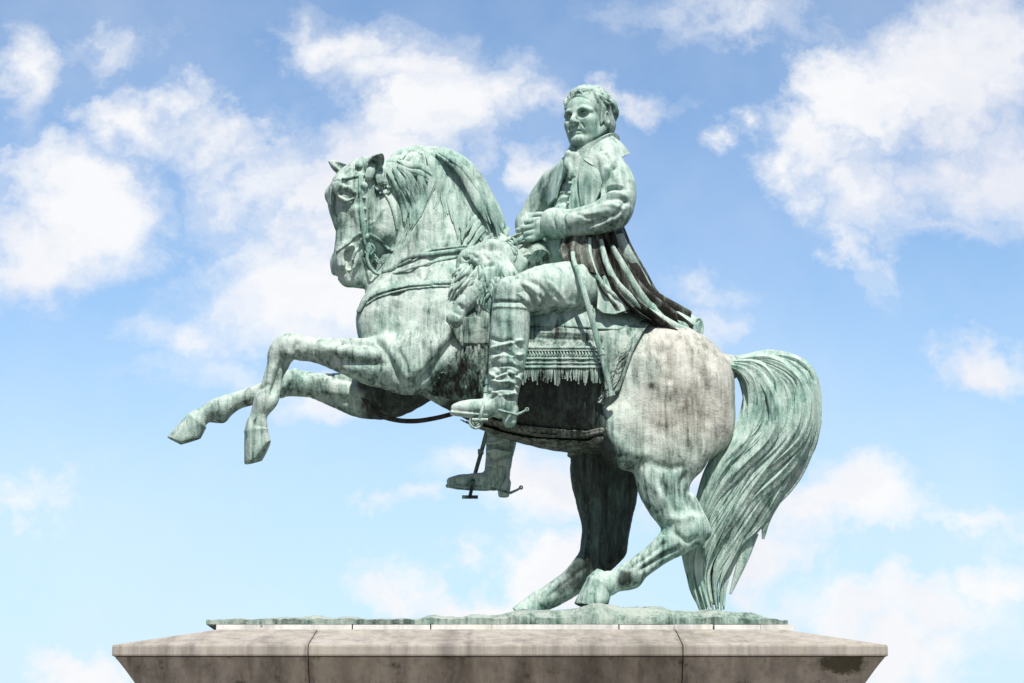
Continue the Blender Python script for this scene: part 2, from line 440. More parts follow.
# --- far hind leg
H.chain([(650, 410, -28, 50, .5), (616, 440, -32, 40, .55), (606, 468, -34, 36, .6), (606, 496, -35, 31, .6), (606, 520, -35, 25, .66), (604, 545, -35, 22, .72)], 8)
H.chain([(604, 545, -35, 22, .75), (594, 562, -35, 18, .85), (575, 580, -35, 14, .9), (556, 593, -35, 12.5), (542, 601, -35, 11)], 5)
H.chain([(622, 500, -35, 9), (619, 530, -35, 9), (616, 552, -35, 8)], 5)
# dock of the tail
H.chain([(708, 366, 0, 12), (730, 366, 0, 11), (748, 368, 0, 9)], 8)

# --- head: its own axes, turned towards the viewer
yaw = math.radians(20)
hu = np.array([0.03, 0, -1.0]); hu /= np.linalg.norm(hu)
hf = np.array([-math.cos(yaw), -math.sin(yaw), 0.0]); hs = np.array([math.sin(yaw), -math.cos(yaw), 0.0])
hu = np.array([-0.055, 0.0, -1.0]); hu /= np.linalg.norm(hu)
HO = P(368, 175, 10); hk = W(HO, 1.0)*.985
def hp(u, f, s): return HO+(hu*u+hf*f+hs*s)*hk
def hc(pts, k=5, op='add'):
    H.wchain([[*hp(p[0], p[1], p[2]), p[3]*hk, p[4] if len(p) > 4 else 1] for p in pts], k/100, op, hs)
def hb(u, f, s, r, k=5, op='add'):
    r = (r, r, r) if np.isscalar(r) else r
    H.wball(hp(u, f, s), [x*hk for x in r], k/100, op, [hu, hf, hs])
hc([(2, -4, 0, 19, .85), (12, 3, 0, 27, .72), (26, 6, 0, 34, .58), (42, 4, 0, 31, .56), (58, 4, 0, 25, .62), (74, 10, 0, 18.5, .74), (92, 14, 0, 15.0, .84), (103, 14, 0, 12.3, .9), (109, 12, 0, 10.2, .94)], 7)
hc([(56, -20, 0, 12), (74, -22, -4, 12), (86, -26, -8, 14)], 8)
hc([(30, -26, 0, 20, .7), (48, -22, 0, 22, .8), (66, -12, 0, 14, .8), (84, 0, 0, 12, .8), (104, 0, 0, 9, .9), (112, -1, 0, 7)], 8)
for sg in (1, -1):
    hb(46, -18, 13*sg, (25, 22, 8), 4)                     # cheek disc
    hc([(13, 30, 10*sg, 6), (20, 33, 14*sg, 7), (30, 29, 18*sg, 5.5)], 3)   # brow
    hc([(44, 14, 17*sg, 4), (60, 9, 16*sg, 3.5), (76, 7, 13*sg, 3)], 4)     # cheek bone ridge
    hc([(28, 28, 21*sg, 7), (32, 23, 21*sg, 6.5)], 2, 'sub')
    hb(29.5, 24.5, 13.4*sg, 6.0, .8)
    hc([(25, 32, 16*sg, 2.2), (22.5, 26, 20.5*sg, 3.0), (27, 18, 20.5*sg, 2.2)], 1.2); hb(29.5, 26, 19.4*sg, 1.6, .4, 'sub')
    hc([(32, 31, 16.5*sg, 1.4), (36, 25, 19*sg, 1.6), (33, 18, 20*sg, 1.5)], 1.2)
    hc([(80, 22, 9*sg, 4), (90, 25, 11*sg, 4.6), (101, 23, 12*sg, 4.4)], 3); hc([(82, 15, 13*sg, 3), (92, 9, 14.5*sg, 3), (102, 12, 13*sg, 3)], 2.5)  # nostril wing
    hc([(84, 14, 14*sg, 3.2), (91, 17, 11.5*sg, 5.6), (99, 15, 11*sg, 5.4)], .6, 'sub')
    hc([(107, 14, 13*sg, 1.8), (104, 4, 13*sg, 3.0), (99, -3, 13*sg, 3.4)], 1.2, 'sub')
hc([(108, 12, -14, 1.6), (109, 20, -8, 1.6), (110, 24, 0, 1.6), (109, 20, 8, 1.6), (108, 12, 14, 1.6)], 1, 'sub')   # mouth
hc([(109, 3, 0, 7.0, 1.1), (104, -5, 0, 7)], 3)
# ears
for sg, fwd, outw in ((1, 3, 0.1), (-1, 10, -.1)):
    if sg > 0: e = [(0, 2, 12, 8), (-3, 1, 20, 9), (-6, -1, 29, 7), (-10, -3, 36, 2.4)]
    else: e = [(0, 12, -8, 8), (-4, 20, -10, 7.5), (-9, 29, -12, 5.8), (-14, 38, -13, 1.5)]
    hc(e, 4)
    c = [(p[0]-1.5, p[1]+(1.5 if sg > 0 else 0), p[2]+(4.5 if sg < 0 else 1.0), p[3]*.62) for p in e[1:]]
    if sg > 0: c = [(p[0]+.5, p[1]+.5, p[2]+6, p[3]*.66) for p in e[1:]]
    hc(c, 1, 'sub')
BODY = H.F.copy()

HS = [
 ([[(399, 200), (404, 214), (402, 230), (392, 244), (380, 252)], 2.6, -2.6, 22],), ([[(352, 214), (350, 230), (349, 246)], 2.4, -1.8, 22],), ([[(378, 200), (384, 214), (380, 230)], 5, -1.2, 22],), ([[(345, 215), (343, 232), (345, 248)], 2.2, 1.3, 22],),
 ([[(352, 262), (349, 272), (352, 282)], 2.0, -1.6, 22],), ([[(362, 256), (368, 266), (366, 278)], 2.0, -1.6, 22],), ([[(340, 256), (342, 268), (341, 278)], 2.0, -1.2, 22],), ([[(330, 188), (340, 186), (350, 192)], 1.6, -1.6, 22],),
 ([[(386, 206), (378, 218), (372, 232)], 1.3, 1.0, 22],), ([[(376, 222), (368, 226)], 1.2, .9, 22],), ([[(436, 250), (426, 268), (420, 290)], 3.4, -1.8, 40],), ([[(462, 262), (458, 280)], 3, -1.6, 40],), ([[(398, 352), (406, 366), (410, 380)], 2.6, -2.2, 45],), ([[(418, 340), (424, 356), (420, 374)], 4, -1.6, 45],),
 # shoulder blade, arm and breast
 ([[(470, 318), (452, 345), (430, 372), (408, 392)], 4.25, -5.08],), ([[(462, 316), (444, 342), (424, 366), (404, 384)], 7, 3.00],),
 ([[(372, 336), (384, 352), (394, 370), (402, 388)], 2.975, -4.35],), ([[(398, 300), (392, 320), (396, 345)], 6.8, -2.90],),
 ([[(430, 290), (418, 318), (420, 345)], 5.95, -2.32],), ([[(376, 305), (372, 322), (378, 336)], 5, 2.40],),
 ([[(414, 262), (404, 280), (392, 296)], 5.95, -2.90],), ([[(402, 318), (390, 330), (380, 345)], 6, 1.92],),
 # forearm
 ([[(385, 350), (350, 345), (315, 341)], 3.825, -3.19],), ([[(390, 368), (352, 366), (322, 357)], 3.825, -2.90],), ([[(388, 359), (352, 355), (320, 349)], 5, 2.16],),
 ([[(292, 338), (286, 350), (292, 360)], 4, 1.92],), ([[(283, 362), (277, 380), (271, 398)], 2.21, -3.19],), ([[(276, 366), (268, 386)], 3, 1.68],), ([[(300, 342), (297, 352), (299, 360)], 2.55, -2.32],),
 
 ([[(370, 388), (335, 384), (305, 379)], 3.825, -2.90],), ([[(366, 404), (335, 399), (308, 390)], 3.825, -2.61],), ([[(268, 386), (248, 394), (228, 402)], 2.21, -2.32],),
 # flank and haunch
 ([[(622, 345), (616, 370), (612, 395), (604, 410)], 5.1, -3.77],), ([[(640, 396), (662, 404), (690, 400), (712, 386)], 9, -1.3],),
 ([[(606, 428), (618, 446), (636, 456), (654, 452)], 6, 2.64],), ([[(630, 400), (640, 418), (656, 430), (676, 436)], 8, -1.6],),
 ([[(690, 360), (706, 392), (704, 430), (694, 462)], 5.95, -3.48],), ([[(708, 366), (722, 394), (718, 430)], 6, 1.92],), ([[(658, 346), (668, 368), (666, 388)], 6.8, -2.61],), ([[(636, 352), (648, 372), (650, 392)], 8, 1.80],),
 ([[(650, 462), (668, 470), (686, 466)], 4.25, -2.61],), ([[(640, 466), (656, 490), (668, 508)], 5, 1.92],), ([[(686, 470), (684, 492), (698, 516)], 3.4, -4.64],), ([[(660, 478), (668, 500), (676, 516)], 3.4, -2.32],),
 ([[(668, 518), (680, 520), (694, 516)], 4, 1.68],), ([[(672, 530), (686, 542), (700, 536)], 2.975, -2.32],), ([[(682, 546), (660, 558), (638, 572)], 2.38, -4.06],), ([[(668, 540), (648, 556), (630, 568)], 2.55, -2.03],), ([[(660, 536), (668, 528), (670, 520)], 2.975, -2.03],),
 # neck folds and jugular
 ([[(430, 215), (420, 240), (408, 262)], 4.25, -2.61],), ([[(470, 196), (468, 222), (458, 246)], 4.25, -2.90],), ([[(452, 190), (438, 212), (430, 240)], 5, 1.92],), ([[(482, 215), (478, 236)], 3.4, -2.90],),
 ([[(444, 160), (424, 182), (415, 205)], 2.55, -2.32],),
 # veins and far leg
 ([[(600, 480), (590, 510), (596, 540)], 4.25, -2.90],), ([[(612, 470), (612, 510), (612, 545)], 2.975, -3.48],), ([[(590, 556), (570, 572), (548, 590)], 2.55, -2.32],),
]
horse, hv, hN, hQ = field_obj('horse', H, M['horse'], statue, HS, 1)
shade_and_bare = np.zeros(len(hv))  # weight of painted shade, and of brown metal at belly and fetlock
def shade_bare_zone(pts, d, y0, y1, soft, amt=1.0):
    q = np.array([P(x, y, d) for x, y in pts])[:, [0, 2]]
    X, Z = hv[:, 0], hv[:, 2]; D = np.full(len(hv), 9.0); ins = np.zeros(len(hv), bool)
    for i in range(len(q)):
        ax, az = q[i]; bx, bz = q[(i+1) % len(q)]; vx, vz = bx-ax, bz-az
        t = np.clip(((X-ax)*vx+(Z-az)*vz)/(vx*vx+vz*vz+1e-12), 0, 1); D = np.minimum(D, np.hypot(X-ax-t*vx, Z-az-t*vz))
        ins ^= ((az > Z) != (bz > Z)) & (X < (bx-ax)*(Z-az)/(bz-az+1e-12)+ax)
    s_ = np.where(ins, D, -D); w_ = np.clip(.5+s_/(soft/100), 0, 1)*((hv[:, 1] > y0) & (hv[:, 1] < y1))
    np.maximum(shade_and_bare, w_*amt, out=shade_and_bare)
shade_bare_zone([(502, 372), (602, 372), (607, 392), (604, 420), (612, 448), (620, 470), (560, 462), (490, 440), (440, 420), (420, 404), (450, 396), (500, 404)], 30, -2, 2, 10)  # saddle cloth's shade and dark belly underside put into the colour
shade_bare_zone([(556, 440), (630, 440), (650, 470), (652, 600), (598, 584), (596, 590), (560, 600), (548, 602), (566, 560)], -35, .06, 2, 34, .95)  # body's shade on the far hind leg put into the colour
shade_bare_zone([(352, 372), (440, 372), (440, 440), (358, 440), (362, 410)], -35, .1, 2, 22, .9)
shade_bare_zone([(620, 571), (632, 572), (634, 584), (622, 589), (615, 583)], 35, -2, 0, 9, .9)
at_ = horse.data.attributes.new('shade_and_bare', 'FLOAT', 'POINT'); at_.data.foreach_set('value', shade_and_bare.astype(f32))
horse['label'] = 'pale green rearing horse with tan stained haunch'
WM['horse'] = WM[statue.name]   # children keep world-space meshes
def sub_of(o, parent):
    o.parent = parent
    return o
def child(o, parent):           # parts are meshes in world coordinates; statue empty is the only offset
    o.parent = parent
    from mathutils import Matrix
    o.matrix_parent_inverse = Matrix.Identity(4) if parent.type == 'MESH' else WM[parent.name].inverted()
    return o
class OnHorse:
    """depth (photo units) of the horse's near side under a photo position"""
    def d(s, px, py, side=1, fallback=20, fld=None):
        fld = fld or H; dd = fallback
        for _ in range(3):
            p = P(px, py, dd); y = fld.surf_y(p[0], p[2], -1 if side > 0 else 1)
            if y is None: return fallback
            dd = -y*100
        return dd
OH = OnHorse()
def onh(pts, off=2, fb=20, side=1):
    return [(x, y, OH.d(x, y, side, fb)+off*side) for x, y in pts]

# --- hooves (separate horn with a hollow dark sole)
def hoof(center, axis, heel, r, length, name='hoof', sl=(.42, .21)):
    """center: coronet centre (world), axis: towards toe tip, heel: direction of heel; slanted sole"""
    mb = MB(); n = 28; axis = axis/np.linalg.norm(axis); heel = heel-axis*(heel@axis); heel /= np.linalg.norm(heel); sd = np.cross(axis, heel)
    rings = []
    for (t, rr, hl) in ((-.40, .62, 1), (-.24, .80, 1), (-.08, .93, 1), (-.01, 1.0, 1), (.05, 1.01, 1), (.09, .985, 1), (.4, 1.06, .92), (.75, 1.12, .84), (.97, 1.16, .78), (1.0, 1.13, .78), (1.0, .98, .75), (.86, .88, .70), (.82, .3, .6)):
        ring = []
        for j in range(n):
            th = 2*PI*j/n; ch, sh = math.cos(th), math.sin(th)
            ln = length*t*(1-sl[0]*max(0, ch)-sl[1]*(1+ch)*0.5)   # shorter at the heel
            q = center+axis*ln+heel*(ch*r*rr*(1.0 if ch < 0 else .85))+sd*(sh*r*rr*.88)
            ring.append(q)
        rings.append(ring)
    v = [p for R in rings for p in R]; f = [(i*n+j, i*n+(j+1) % n, (i+1)*n+(j+1) % n, (i+1)*n+j) for i in range(len(rings)-1) for j in range(n)]
    f.append(tuple((len(rings)-1)*n+j for j in range(n))); f.append(tuple(range(n)))
    mb.add(v, f)
    return child(mb.obj(name, M['horse']), horse)
c = P(257, 430, 40); hoof(c, P(259.5, 464, 38)-c, P(275, 430, 42)-c, W(c, 13.0), W(c, 33))
c = P(197.5, 422, -41); hoof(c, P(178.5, 446, -40)-c, P(212, 435, -44)-c, W(c, 12.8), W(c, 30))
c = P(601, 583, 35); hoof(c, P(591, 608, 36)-c, P(618, 583, 35)-c, W(c, 15), W(c, 29), sl=(.27, .16))
c = P(541, 600, -35); hoof(c, P(541-30, 600+26, -35)-c, P(548, 608, -35)-c, W(c, 11.0), W(c, 27), sl=(.35, .2))

# --- tail: carved locks laid along five guide curves
def rs_(pts, n=40):
    q = catmull(pts, 8); L = np.r_[0, np.cumsum(np.linalg.norm(np.diff(q, axis=0), axis=1))]; L /= L[-1]
    return np.stack([np.interp(np.linspace(0, 1, n), L, q[:, i]) for i in range(2)], 1)
GD = [rs_(g_) for g_ in ([(722, 366), (738, 373), (748, 392), (746, 414), (737, 434), (722, 450), (709, 476), (700, 506), (689, 532), (687, 560), (692, 588), (700, 610)],
 [(722, 363), (748, 369), (764, 390), (766, 415), (754, 437), (732, 458), (714, 486), (703, 512), (694, 545), (692, 575), (702, 612)],
 [(722, 361), (760, 364), (784, 384), (790, 410), (780, 438), (754, 466), (730, 494), (710, 530), (700, 568), (708, 612)],
 [(724, 359), (772, 359), (799, 377), (807, 405), (800, 438), (776, 474), (748, 506), (724, 540), (710, 575), (716, 612)],
 [(726, 358), (780, 357), (806, 368), (815, 398), (811, 438), (793, 480), (766, 514), (742, 550), (728, 582), (724, 612)])]
def tailpt(s, t, d):
    t = min(.999, max(0, t))*4; i = int(t); u = t-i; q = GD[i]*(1-u)+GD[i+1]*u
    k = min(.9999, max(0, s))*39; j = int(k); w = k-j; q = q[j]*(1-w)+q[j+1]*w; return (q[0], q[1], d)
mb = MB(); core = []
for s in np.linspace(0, .985, 20):
    c_ = np.array(tailpt(s, .5, 0)[:2]); hw = min(min(np.hypot(*(GD[0]-c_).T)), min(np.hypot(*(GD[4]-c_).T)))
    core.append([*P(c_[0], c_[1], 0), max(4, hw*.80)/100])
q = catmull(core, 3); mb.tube(q[:, :3], q[:, 3], 20, .36)
rt = random.Random(5)
def tlock(s0, s1, t0, t1, r, side, lift=0, wob=.02, ridges=3, n=14):
    pts, rs = [], []; ph = rt.uniform(0, 6.3)
    for x in np.linspace(0, 1, 17):
        s = s0+(s1-s0)*x; t = t0+(t1-t0)*x+wob*math.sin(8*x+ph)
        c_ = tailpt(s, .5, 0); a = tailpt(s, 0, 0); hw = max(6, math.hypot(c_[0]-a[0], c_[1]-a[1]))
        th = hw*.40*math.sqrt(max(0, 1-min(1, abs(2*t-1))**2))
        pts.append(tailpt(s, t, side*(th+lift+.6*math.sin(9*x+ph)))); env = min(1, x*5+.35)*(1 if x < .72 else max(.30 if s1 > .95 else .06, 1-((x-.72)/.28)**1.6))
        rs.append(max(.4, r*env*min(1.15, .45+hw/36)))
    mb.lock(pts, rs, 20, .9, 2, ridges=5, rdepth=.17, twist=.10)
for side in (1, -1):
    for i in range(22): tlock(0, rt.uniform(.96, 1.0), (i+.5)/22, (i+.5)/22+rt.uniform(-.04, .04), rt.uniform(3.6, 6.2), side, rt.uniform(-3.5, 2.0), .02)
    for i in range(60):
        t = rt.random(); s0 = rt.choice([0, .04, .1, .25, .4]); tlock(s0, min(1, s0+rt.uniform(.4, .7)), t, t+rt.uniform(-.16, .12), rt.uniform(2.6, 5.2), side, rt.uniform(.5, 8.0), rt.uniform(.02, .07))
    for i in range(16):
        t = rt.random(); s0 = rt.uniform(.45, .7); tlock(s0, min(1, s0+rt.uniform(.25, .4)), t, t+rt.uniform(-.12, .12), rt.uniform(2.4, 4.2), side, rt.uniform(1, 3), .03)
flicks = [([(784, 366, 14), (796, 380, 16), (797, 396, 18), (783, 415, 20), (760, 430, 20), (736, 441, 16), (716, 446, 10)], [2, 5, 6.5, 6.5, 6, 4.5, .8]), ([(790, 380, 14), (802, 402, 16), (788, 424, 20), (760, 444, 20), (738, 458, 16), (718, 462, 9)], [2, 5, 6, 6, 4.5, .7]),
 ([(742, 424, 8), (736, 434, 9), (727, 441, 8), (714, 447, 6)], [5, 5, 3.6, .6]), ([(724, 456, 5), (715, 468, 6), (711, 478, 4)], [5, 3.4, .6]), ([(714, 474, 5), (708, 486, 5), (701, 494, 3)], [5, 4, .6]), ([(722, 462, 4), (713, 478, 5), (706, 488, 4), (705, 497, 3)], [5, 5, 4, .6]), ([(706, 500, 3), (699, 514, 4), (692, 523, 2)], [5, 4, .7]), ([(820, 420, 0), (812, 448, 1), (798, 474, 2)], [2, 3, .6]),
 ([(800, 452, 0), (788, 478, 2), (774, 500, 3), (766, 518, 3), (763, 539, 2)], [5, 6, 6, 4.5, .6]), ([(776, 496, -3), (764, 512, -3), (753, 531, -2)], [5, 4, .6]), ([(752, 532, 0), (742, 560, 0), (730, 594, 0)], [6, 5, 1.2]),
 ([(700, 522, 3), (692, 542, 3), (688, 562, 2)], [5, 4, .6]), ([(756, 357, 3), (788, 360, 2), (809, 378, 0), (816, 406, 0), (812, 438, 0)], [4, 5, 5, 4, 1])]
for p, r in flicks: mb.lock(p, [max(1.3, x) for x in r], 12, .8, 5, ridges=3, rdepth=.14)
child(mb.obj('tail', M['hair'], None, label='long tail of sweeping locks reaching the base'), horse)

# --- mane and forelock
mb = MB(); rt = random.Random(11)
crest = [(404, 156), (418, 150), (432, 148), (446, 150), (459, 158), (469, 169), (478, 183), (487, 199), (496, 216), (505, 236), (512, 250)]
q = [list(P(x+(-2), y+5, 0))+[W(P(x, y, 0), 7.5)] for x, y in crest]; q = catmull(q, 4); mb.tube(q[:, :3], q[:, 3], 10, 1.0)
def neckd(x, y, off):
    return OH.d(x, y, 1, 4)+off
def mlock(pts, r, off=3.0, side=1):
    if side > 0: p = [(x, y, max(2, OH.d(x, y, 1, 3))+off) for x, y in pts]
    else: p = [(x, y, min(-2, OH.d(x, y, -1, -3))-off) for x, y in pts]
    n = len(pts); rs = [r*(.6+.55*math.sin(PI*min(.9, (i+.4)/n))) for i in range(n)]; rs[-1] = .7
    mb.lock(p, rs, 12, .7, 6, ridges=3, rdepth=.16, twist=.06)
    if rt.random() < .8 and side > 0:
        e = rt.choice([-1, 1])*r*.85; mb.lock([(x+e*math.sin(i*.9+r), y+2, d_+.8) for i, (x, y, d_) in enumerate(p)], [v_*.5 for v_ in rs], 8, .8, 5)
# thick rolls that sweep back along the crest
for k in range(10):
    o = k*2.2
    mlock([(436-o*.4, 150+o*.35), (452-o*.3, 158+o*.6), (465-o*.45, 173+o*.7), (476-o*.6, 191+o*.6), (486-o*.7, 208+o*.4), (496-o*.85, 226+o*.3), (507-o*1.0, 244)], 3.6-.1*k, 4.4-.3*k)
mlock([(442, 151), (460, 162), (473, 177), (484, 196), (494, 215), (503, 238)], 6.0, 12); mlock([(446, 151), (463, 162), (477, 178), (488, 197), (499, 219), (509, 246)], 5.0, 1); mlock([(440, 152), (456, 164), (468, 182), (478, 202), (487, 222)], 4.6, 12); mlock([(450, 158), (466, 172), (480, 192), (492, 214), (500, 236)], 3.4, 15)
for a in ([(500, 212), (492, 222), (480, 232), (472, 246)], [(504, 220), (497, 232), (487, 240), (480, 250)], [(494, 202), (488, 214), (476, 226), (468, 242)], [(508, 228), (502, 238), (492, 248)], [(490, 200), (484, 212), (474, 220), (466, 232)]): mlock(a, 2.9, 3.0)
# drapes down the near side of the neck
for a in ([(452, 160), (450, 178), (452, 198), (456, 218), (458, 236)], [(458, 166), (457, 184), (460, 204), (463, 224), (462, 240)], [(446, 158), (443, 176), (444, 196), (448, 214)], [(455, 164), (453, 184), (455, 206), (459, 228)], [(449, 160), (447, 180), (449, 200), (453, 222)], [(441, 160), (440, 174), (438, 190), (434, 208)], [(461, 176), (461, 196), (463, 214), (465, 232)], [(463, 174), (464, 192), (467, 210), (468, 228)], [(438, 156), (436, 172), (432, 188), (426, 204)], [(468, 184), (472, 200), (471, 216)]): mlock(a, 2.6, 1.6)
# blown locks between poll and crest
for a in ([(400, 160), (410, 150), (424, 150), (430, 160), (430, 176)], [(398, 166), (408, 174), (414, 188), (418, 204), (414, 220)], [(402, 168), (414, 172), (426, 176), (434, 184)], [(394, 168), (402, 182), (408, 198), (410, 212)],
          [(404, 164), (418, 166), (428, 172), (432, 178)], [(416, 182), (420, 196), (418, 212), (410, 228)], [(424, 150), (432, 162), (432, 180), (427, 200)], [(388, 172), (398, 188), (404, 206), (404, 222)], [(422, 158), (420, 176), (424, 194), (420, 214)], [(392, 158), (402, 152), (414, 151), (422, 154)], [(398, 160), (408, 166), (420, 166), (430, 168)], [(406, 176), (412, 190), (416, 206), (412, 222)], [(396, 176), (406, 192), (412, 206), (410, 224)]): mlock(a, 3.2, 2.6)
for k in range(16):   # far side
    x0, y0 = crest[2+k//2]; mlock([(x0-2, y0+6), (x0-6+k, y0+24), (x0-10+k, y0+44), (x0-8, y0+62)], 6, 2, -1)
child(mb.obj('mane', M['hair'], None, label='thick wavy mane swept back along the crest'), horse)
mb = MB()
def flock(pts, r):
    q = catmull([list(hp(*p))+[max(.6, r*(.6+.5*math.sin(PI*min(.9, (i+.3)/len(pts)))))*hk] for i, p in enumerate(pts)], 5); q[-1, 3] = .006; mb.tube(q[:, :3], q[:, 3], 7, .7)
for a in ([(-6, -6, 2), (-12, 4, 8), (-8, 12, 14), (0, 16, 18)], [(-8, -8, 0), (-14, 2, 2), (-10, 14, 4), (-2, 20, 8), (6, 22, 10)], [(-8, -8, -4), (-13, 4, -5), (-8, 16, -6), (2, 22, -6), (10, 23, -4)], [(-4, -10, 10), (-4, 0, 20), (4, 4, 24), (14, 6, 24)],
          [(-4, -12, 12), (0, -8, 20), (8, -6, 24), (18, -8, 24)], [(-8, -14, 6), (-12, -22, 14), (-4, -30, 20), (8, -30, 20)]): flock(a, 4.2)
child(mb.obj('forelock', M['hair'], None), horse)
# ================================================================== TACK
def fpolyline(s, pts, d, b, w):
    q = catmull([P(x, y, d) for x, y in pts], 6)[:, [0, 2]]
    X = s.X[b[0]][:, 0, 0][:, None]; Z = s.Z[:, :, b[2]][0, 0][None, :]; D = np.full((X.shape[0], Z.shape[1]), 9.0, f32)
    for i in range(len(q)-1):
        ax, az = q[i]; vx, vz = q[i+1]-q[i]; t = np.clip(((X-ax)*vx+(Z-az)*vz)/(vx*vx+vz*vz+1e-12), 0, 1)
        D = np.minimum(D, np.hypot(X-ax-t*vx, Z-az-t*vz))
    return (D-w/100).astype(f32)[:, None, :]
def shell(name, items, mat, parent, side=1, label=None, strokes=None, ymin=-9, k=.006):
    """cloth or leather lying on the horse: the horse's own surface raised by t inside an outline.
    items: (kind, pts, d, t[, width])"""
    xs = [P(*p, it[2]) for it in items for p in it[1]]; lo = np.min(xs, 0)-.12; hi = np.max(xs, 0)+.12; lo[1] = -.8; hi[1] = .8
    b = H.box(lo, hi)
    f = Field.__new__(Field); f.h = H.h; f.X, f.Y, f.Z = H.X[b[0]], H.Y[:, b[1]], H.Z[:, :, b[2]]
    f.lo = H.lo+np.array([b[i].start for i in range(3)])*H.h; src = H.F[b]; f.F = np.full(src.shape, 1.0, f32); f.n = np.array(src.shape)
    full = (slice(None),)*3
    for it in items:
        m = f.poly(it[1], it[2], full) if it[0] == 'poly' else fpolyline(f, it[1], it[2], full, it[4])
        g = smax(src-it[3]/100, m, k)
        if side > 0: g = np.maximum(g, f.Y-f32(.02))
        elif side < 0: g = np.maximum(g, -f.Y+f32(.02))
        # hollow: only a skin, not the whole horse
        g = np.maximum(g, -(src+f32(.03)))
        f.F = np.minimum(f.F, g)
    # close the cut sides of the volume
    f.F[0] = f.F[-1] = 1; f.F[:, 0] = f.F[:, -1] = 1; f.F[:, :, 0] = f.F[:, :, -1] = 1
    o, *_ = field_obj(name, f, mat, None, strokes, 1, label=label)
    return child(o, parent)

saddle = shell('saddle', [('poly', [(498, 262), (512, 250), (540, 262), (580, 286), (616, 296), (646, 318), (618, 332), (560, 330), (520, 330), (500, 310)], 40, 7)], M['strap'], statue, 0)
SC = [([[(530, 338), (565, 340), (600, 341)], 1.6, -1.5, 50],), ([[(500, 333), (560, 334), (602, 335)], 1.3, 1.0, 50],), ([[(545, 322), (560, 330), (592, 338)], 4, 1.5, 50],), ([[(560, 318), (590, 324), (612, 330)], 4, -1.5, 50],)]
cloth = shell('saddle_cloth', [('poly', [(446, 318), (468, 300), (520, 280), (560, 290), (610, 306), (644, 318), (636, 334), (624, 348), (602, 348), (540, 347), (492, 347), (462, 347), (452, 334)], 50, 4.5),
    ('poly', [(602, 330), (640, 318), (650, 321), (642, 334), (633, 352), (626, 372), (619, 392), (606, 396), (602, 372)], 50, 6.2)], M['blanket'], statue, 0, 'saddle cloth with stacked bands and fringed curved rear border', SC)
# hanging lower band of the cloth, standing a little off the flank
for sg in (1, -1):
    mb = MB(); rows = []
    for x in (500, 512, 525, 545, 565, 585, 604):
        d0 = abs(OH.d(x, 346, 1, 48))
        rows.append([(x, 343, sg*(d0+4)), (x, 350, sg*(d0+7)), (x, 360, sg*(d0+9)), (x, 369, sg*(d0+10))])
    mb.sheet(rows, 2.6, 4, 4, .6, 7)
    o = child(mb.obj('cloth_band', M['blanket'], None, label='embroidered lower band of the saddle cloth'), cloth)
    mb = MB()
    for (a, b_, w) in ((347.5, 347.5, 1.5), (350.5, 350.5, .8), (358.5, 358.5, 1.0), (363, 363, .8), (367, 367, 1.3)):
        pts = [(x, a, sg*(abs(OH.d(x, 346, 1, 48))+10.0+(a-350)*.12)) for x in range(500, 606, 8)]
        mb.lock(pts, [w]*len(pts), 6, 1, 3)
    rb = random.Random(8)
    for x in np.arange(501, 604, 3.1):          # small embroidered sprigs between the cords
        d0 = sg*(abs(OH.d(x, 346, 1, 48))+10.2)
        mb.lock([(x, 356.5, d0), (x+1.4, 354, d0+sg*.6), (x+.4, 351.5, d0)], [.5, 1.0, .4], 5, 1, 2)
    child(mb.obj('braid', M['cloth'], None), cloth)
rf = random.Random(4)
def fringe_mesh(specs, name='fringe', mat='blanket'):
    mb = MB()
    for (x, y, d, dx, dy, r) in specs:
        j = rf.uniform(-.6, .6)
        mb.lock([(x, y, d), (x+dx*.5+j, y+dy*.5, d+rf.uniform(-.5, 1)), (x+dx+j*1.5, y+dy*rf.uniform(.85, 1.1), d+rf.uniform(-1, 1))], [r*.7, r, r*.75], 6, 1, 3)
    return child(mb.obj(name, M[mat], None), cloth)
for sg in (1, -1):
    fringe_mesh([(x, 368, sg*(abs(OH.d(x, 346, 1, 48))+11), rf.uniform(-2.2, 2.2), rf.uniform(10, 17), rf.uniform(.8, 1.3)) for x in np.arange(512, 603, 1.7)])
    sp = []
    pth = catmull([(641, 322, 0), (634, 336, 0), (627, 354, 0), (620, 374, 0), (612, 390, 0)], 9)
    for q in pth:
        d0 = abs(OH.d(q[0]-6, q[1], 1, 45)); sp.append((q[0]+1, q[1], sg*(d0+7), -8, 8.5, 1.15)); sp.append((q[0]-8, q[1]+5, sg*(abs(OH.d(q[0]-12, q[1], 1, 45))+6.5), -6, 9, 1.1))
    fringe_mesh(sp)
# sheepskin in front of the boot
for sg in (1, -1):
    mb = MB(); rk = random.Random(21)
    for i in range(330):
        x = rk.uniform(432, 492); y = rk.uniform(338, 396)
        lo_y = 385+(x-432)*.18
        if x < 474-(y-330)*.75: continue
        L = rk.uniform(18, 30); y2 = min(y+L, lo_y+10); sw = rk.uniform(-3, 3)
        pts = []
        for t in (0, .33, .66, 1):
            xx = x+sw*math.sin(t*5+i)-2*t; yy = y+(y2-y)*t; d0 = abs(OH.d(xx, yy, 1, 30)); pts.append((xx, yy, sg*(d0+1.5+2.5*math.sin(t*2.6))))
        mb.lock(pts, [1.2, 1.7, 1.4, .4], 6, .9, 3)
    o = child(mb.obj('sheepskin', M['fleece'], None, label='shaggy fleece hanging in front of the boot'), cloth)
shell('panel', [('poly', [(462, 318), (494, 318), (494, 345), (464, 345)], 50, 7.2)], M['blanket'], cloth, 1)
shell('panel', [('poly', [(462, 318), (494, 318), (494, 345), (464, 345)], 50, 7.2)], M['blanket'], cloth, -1)

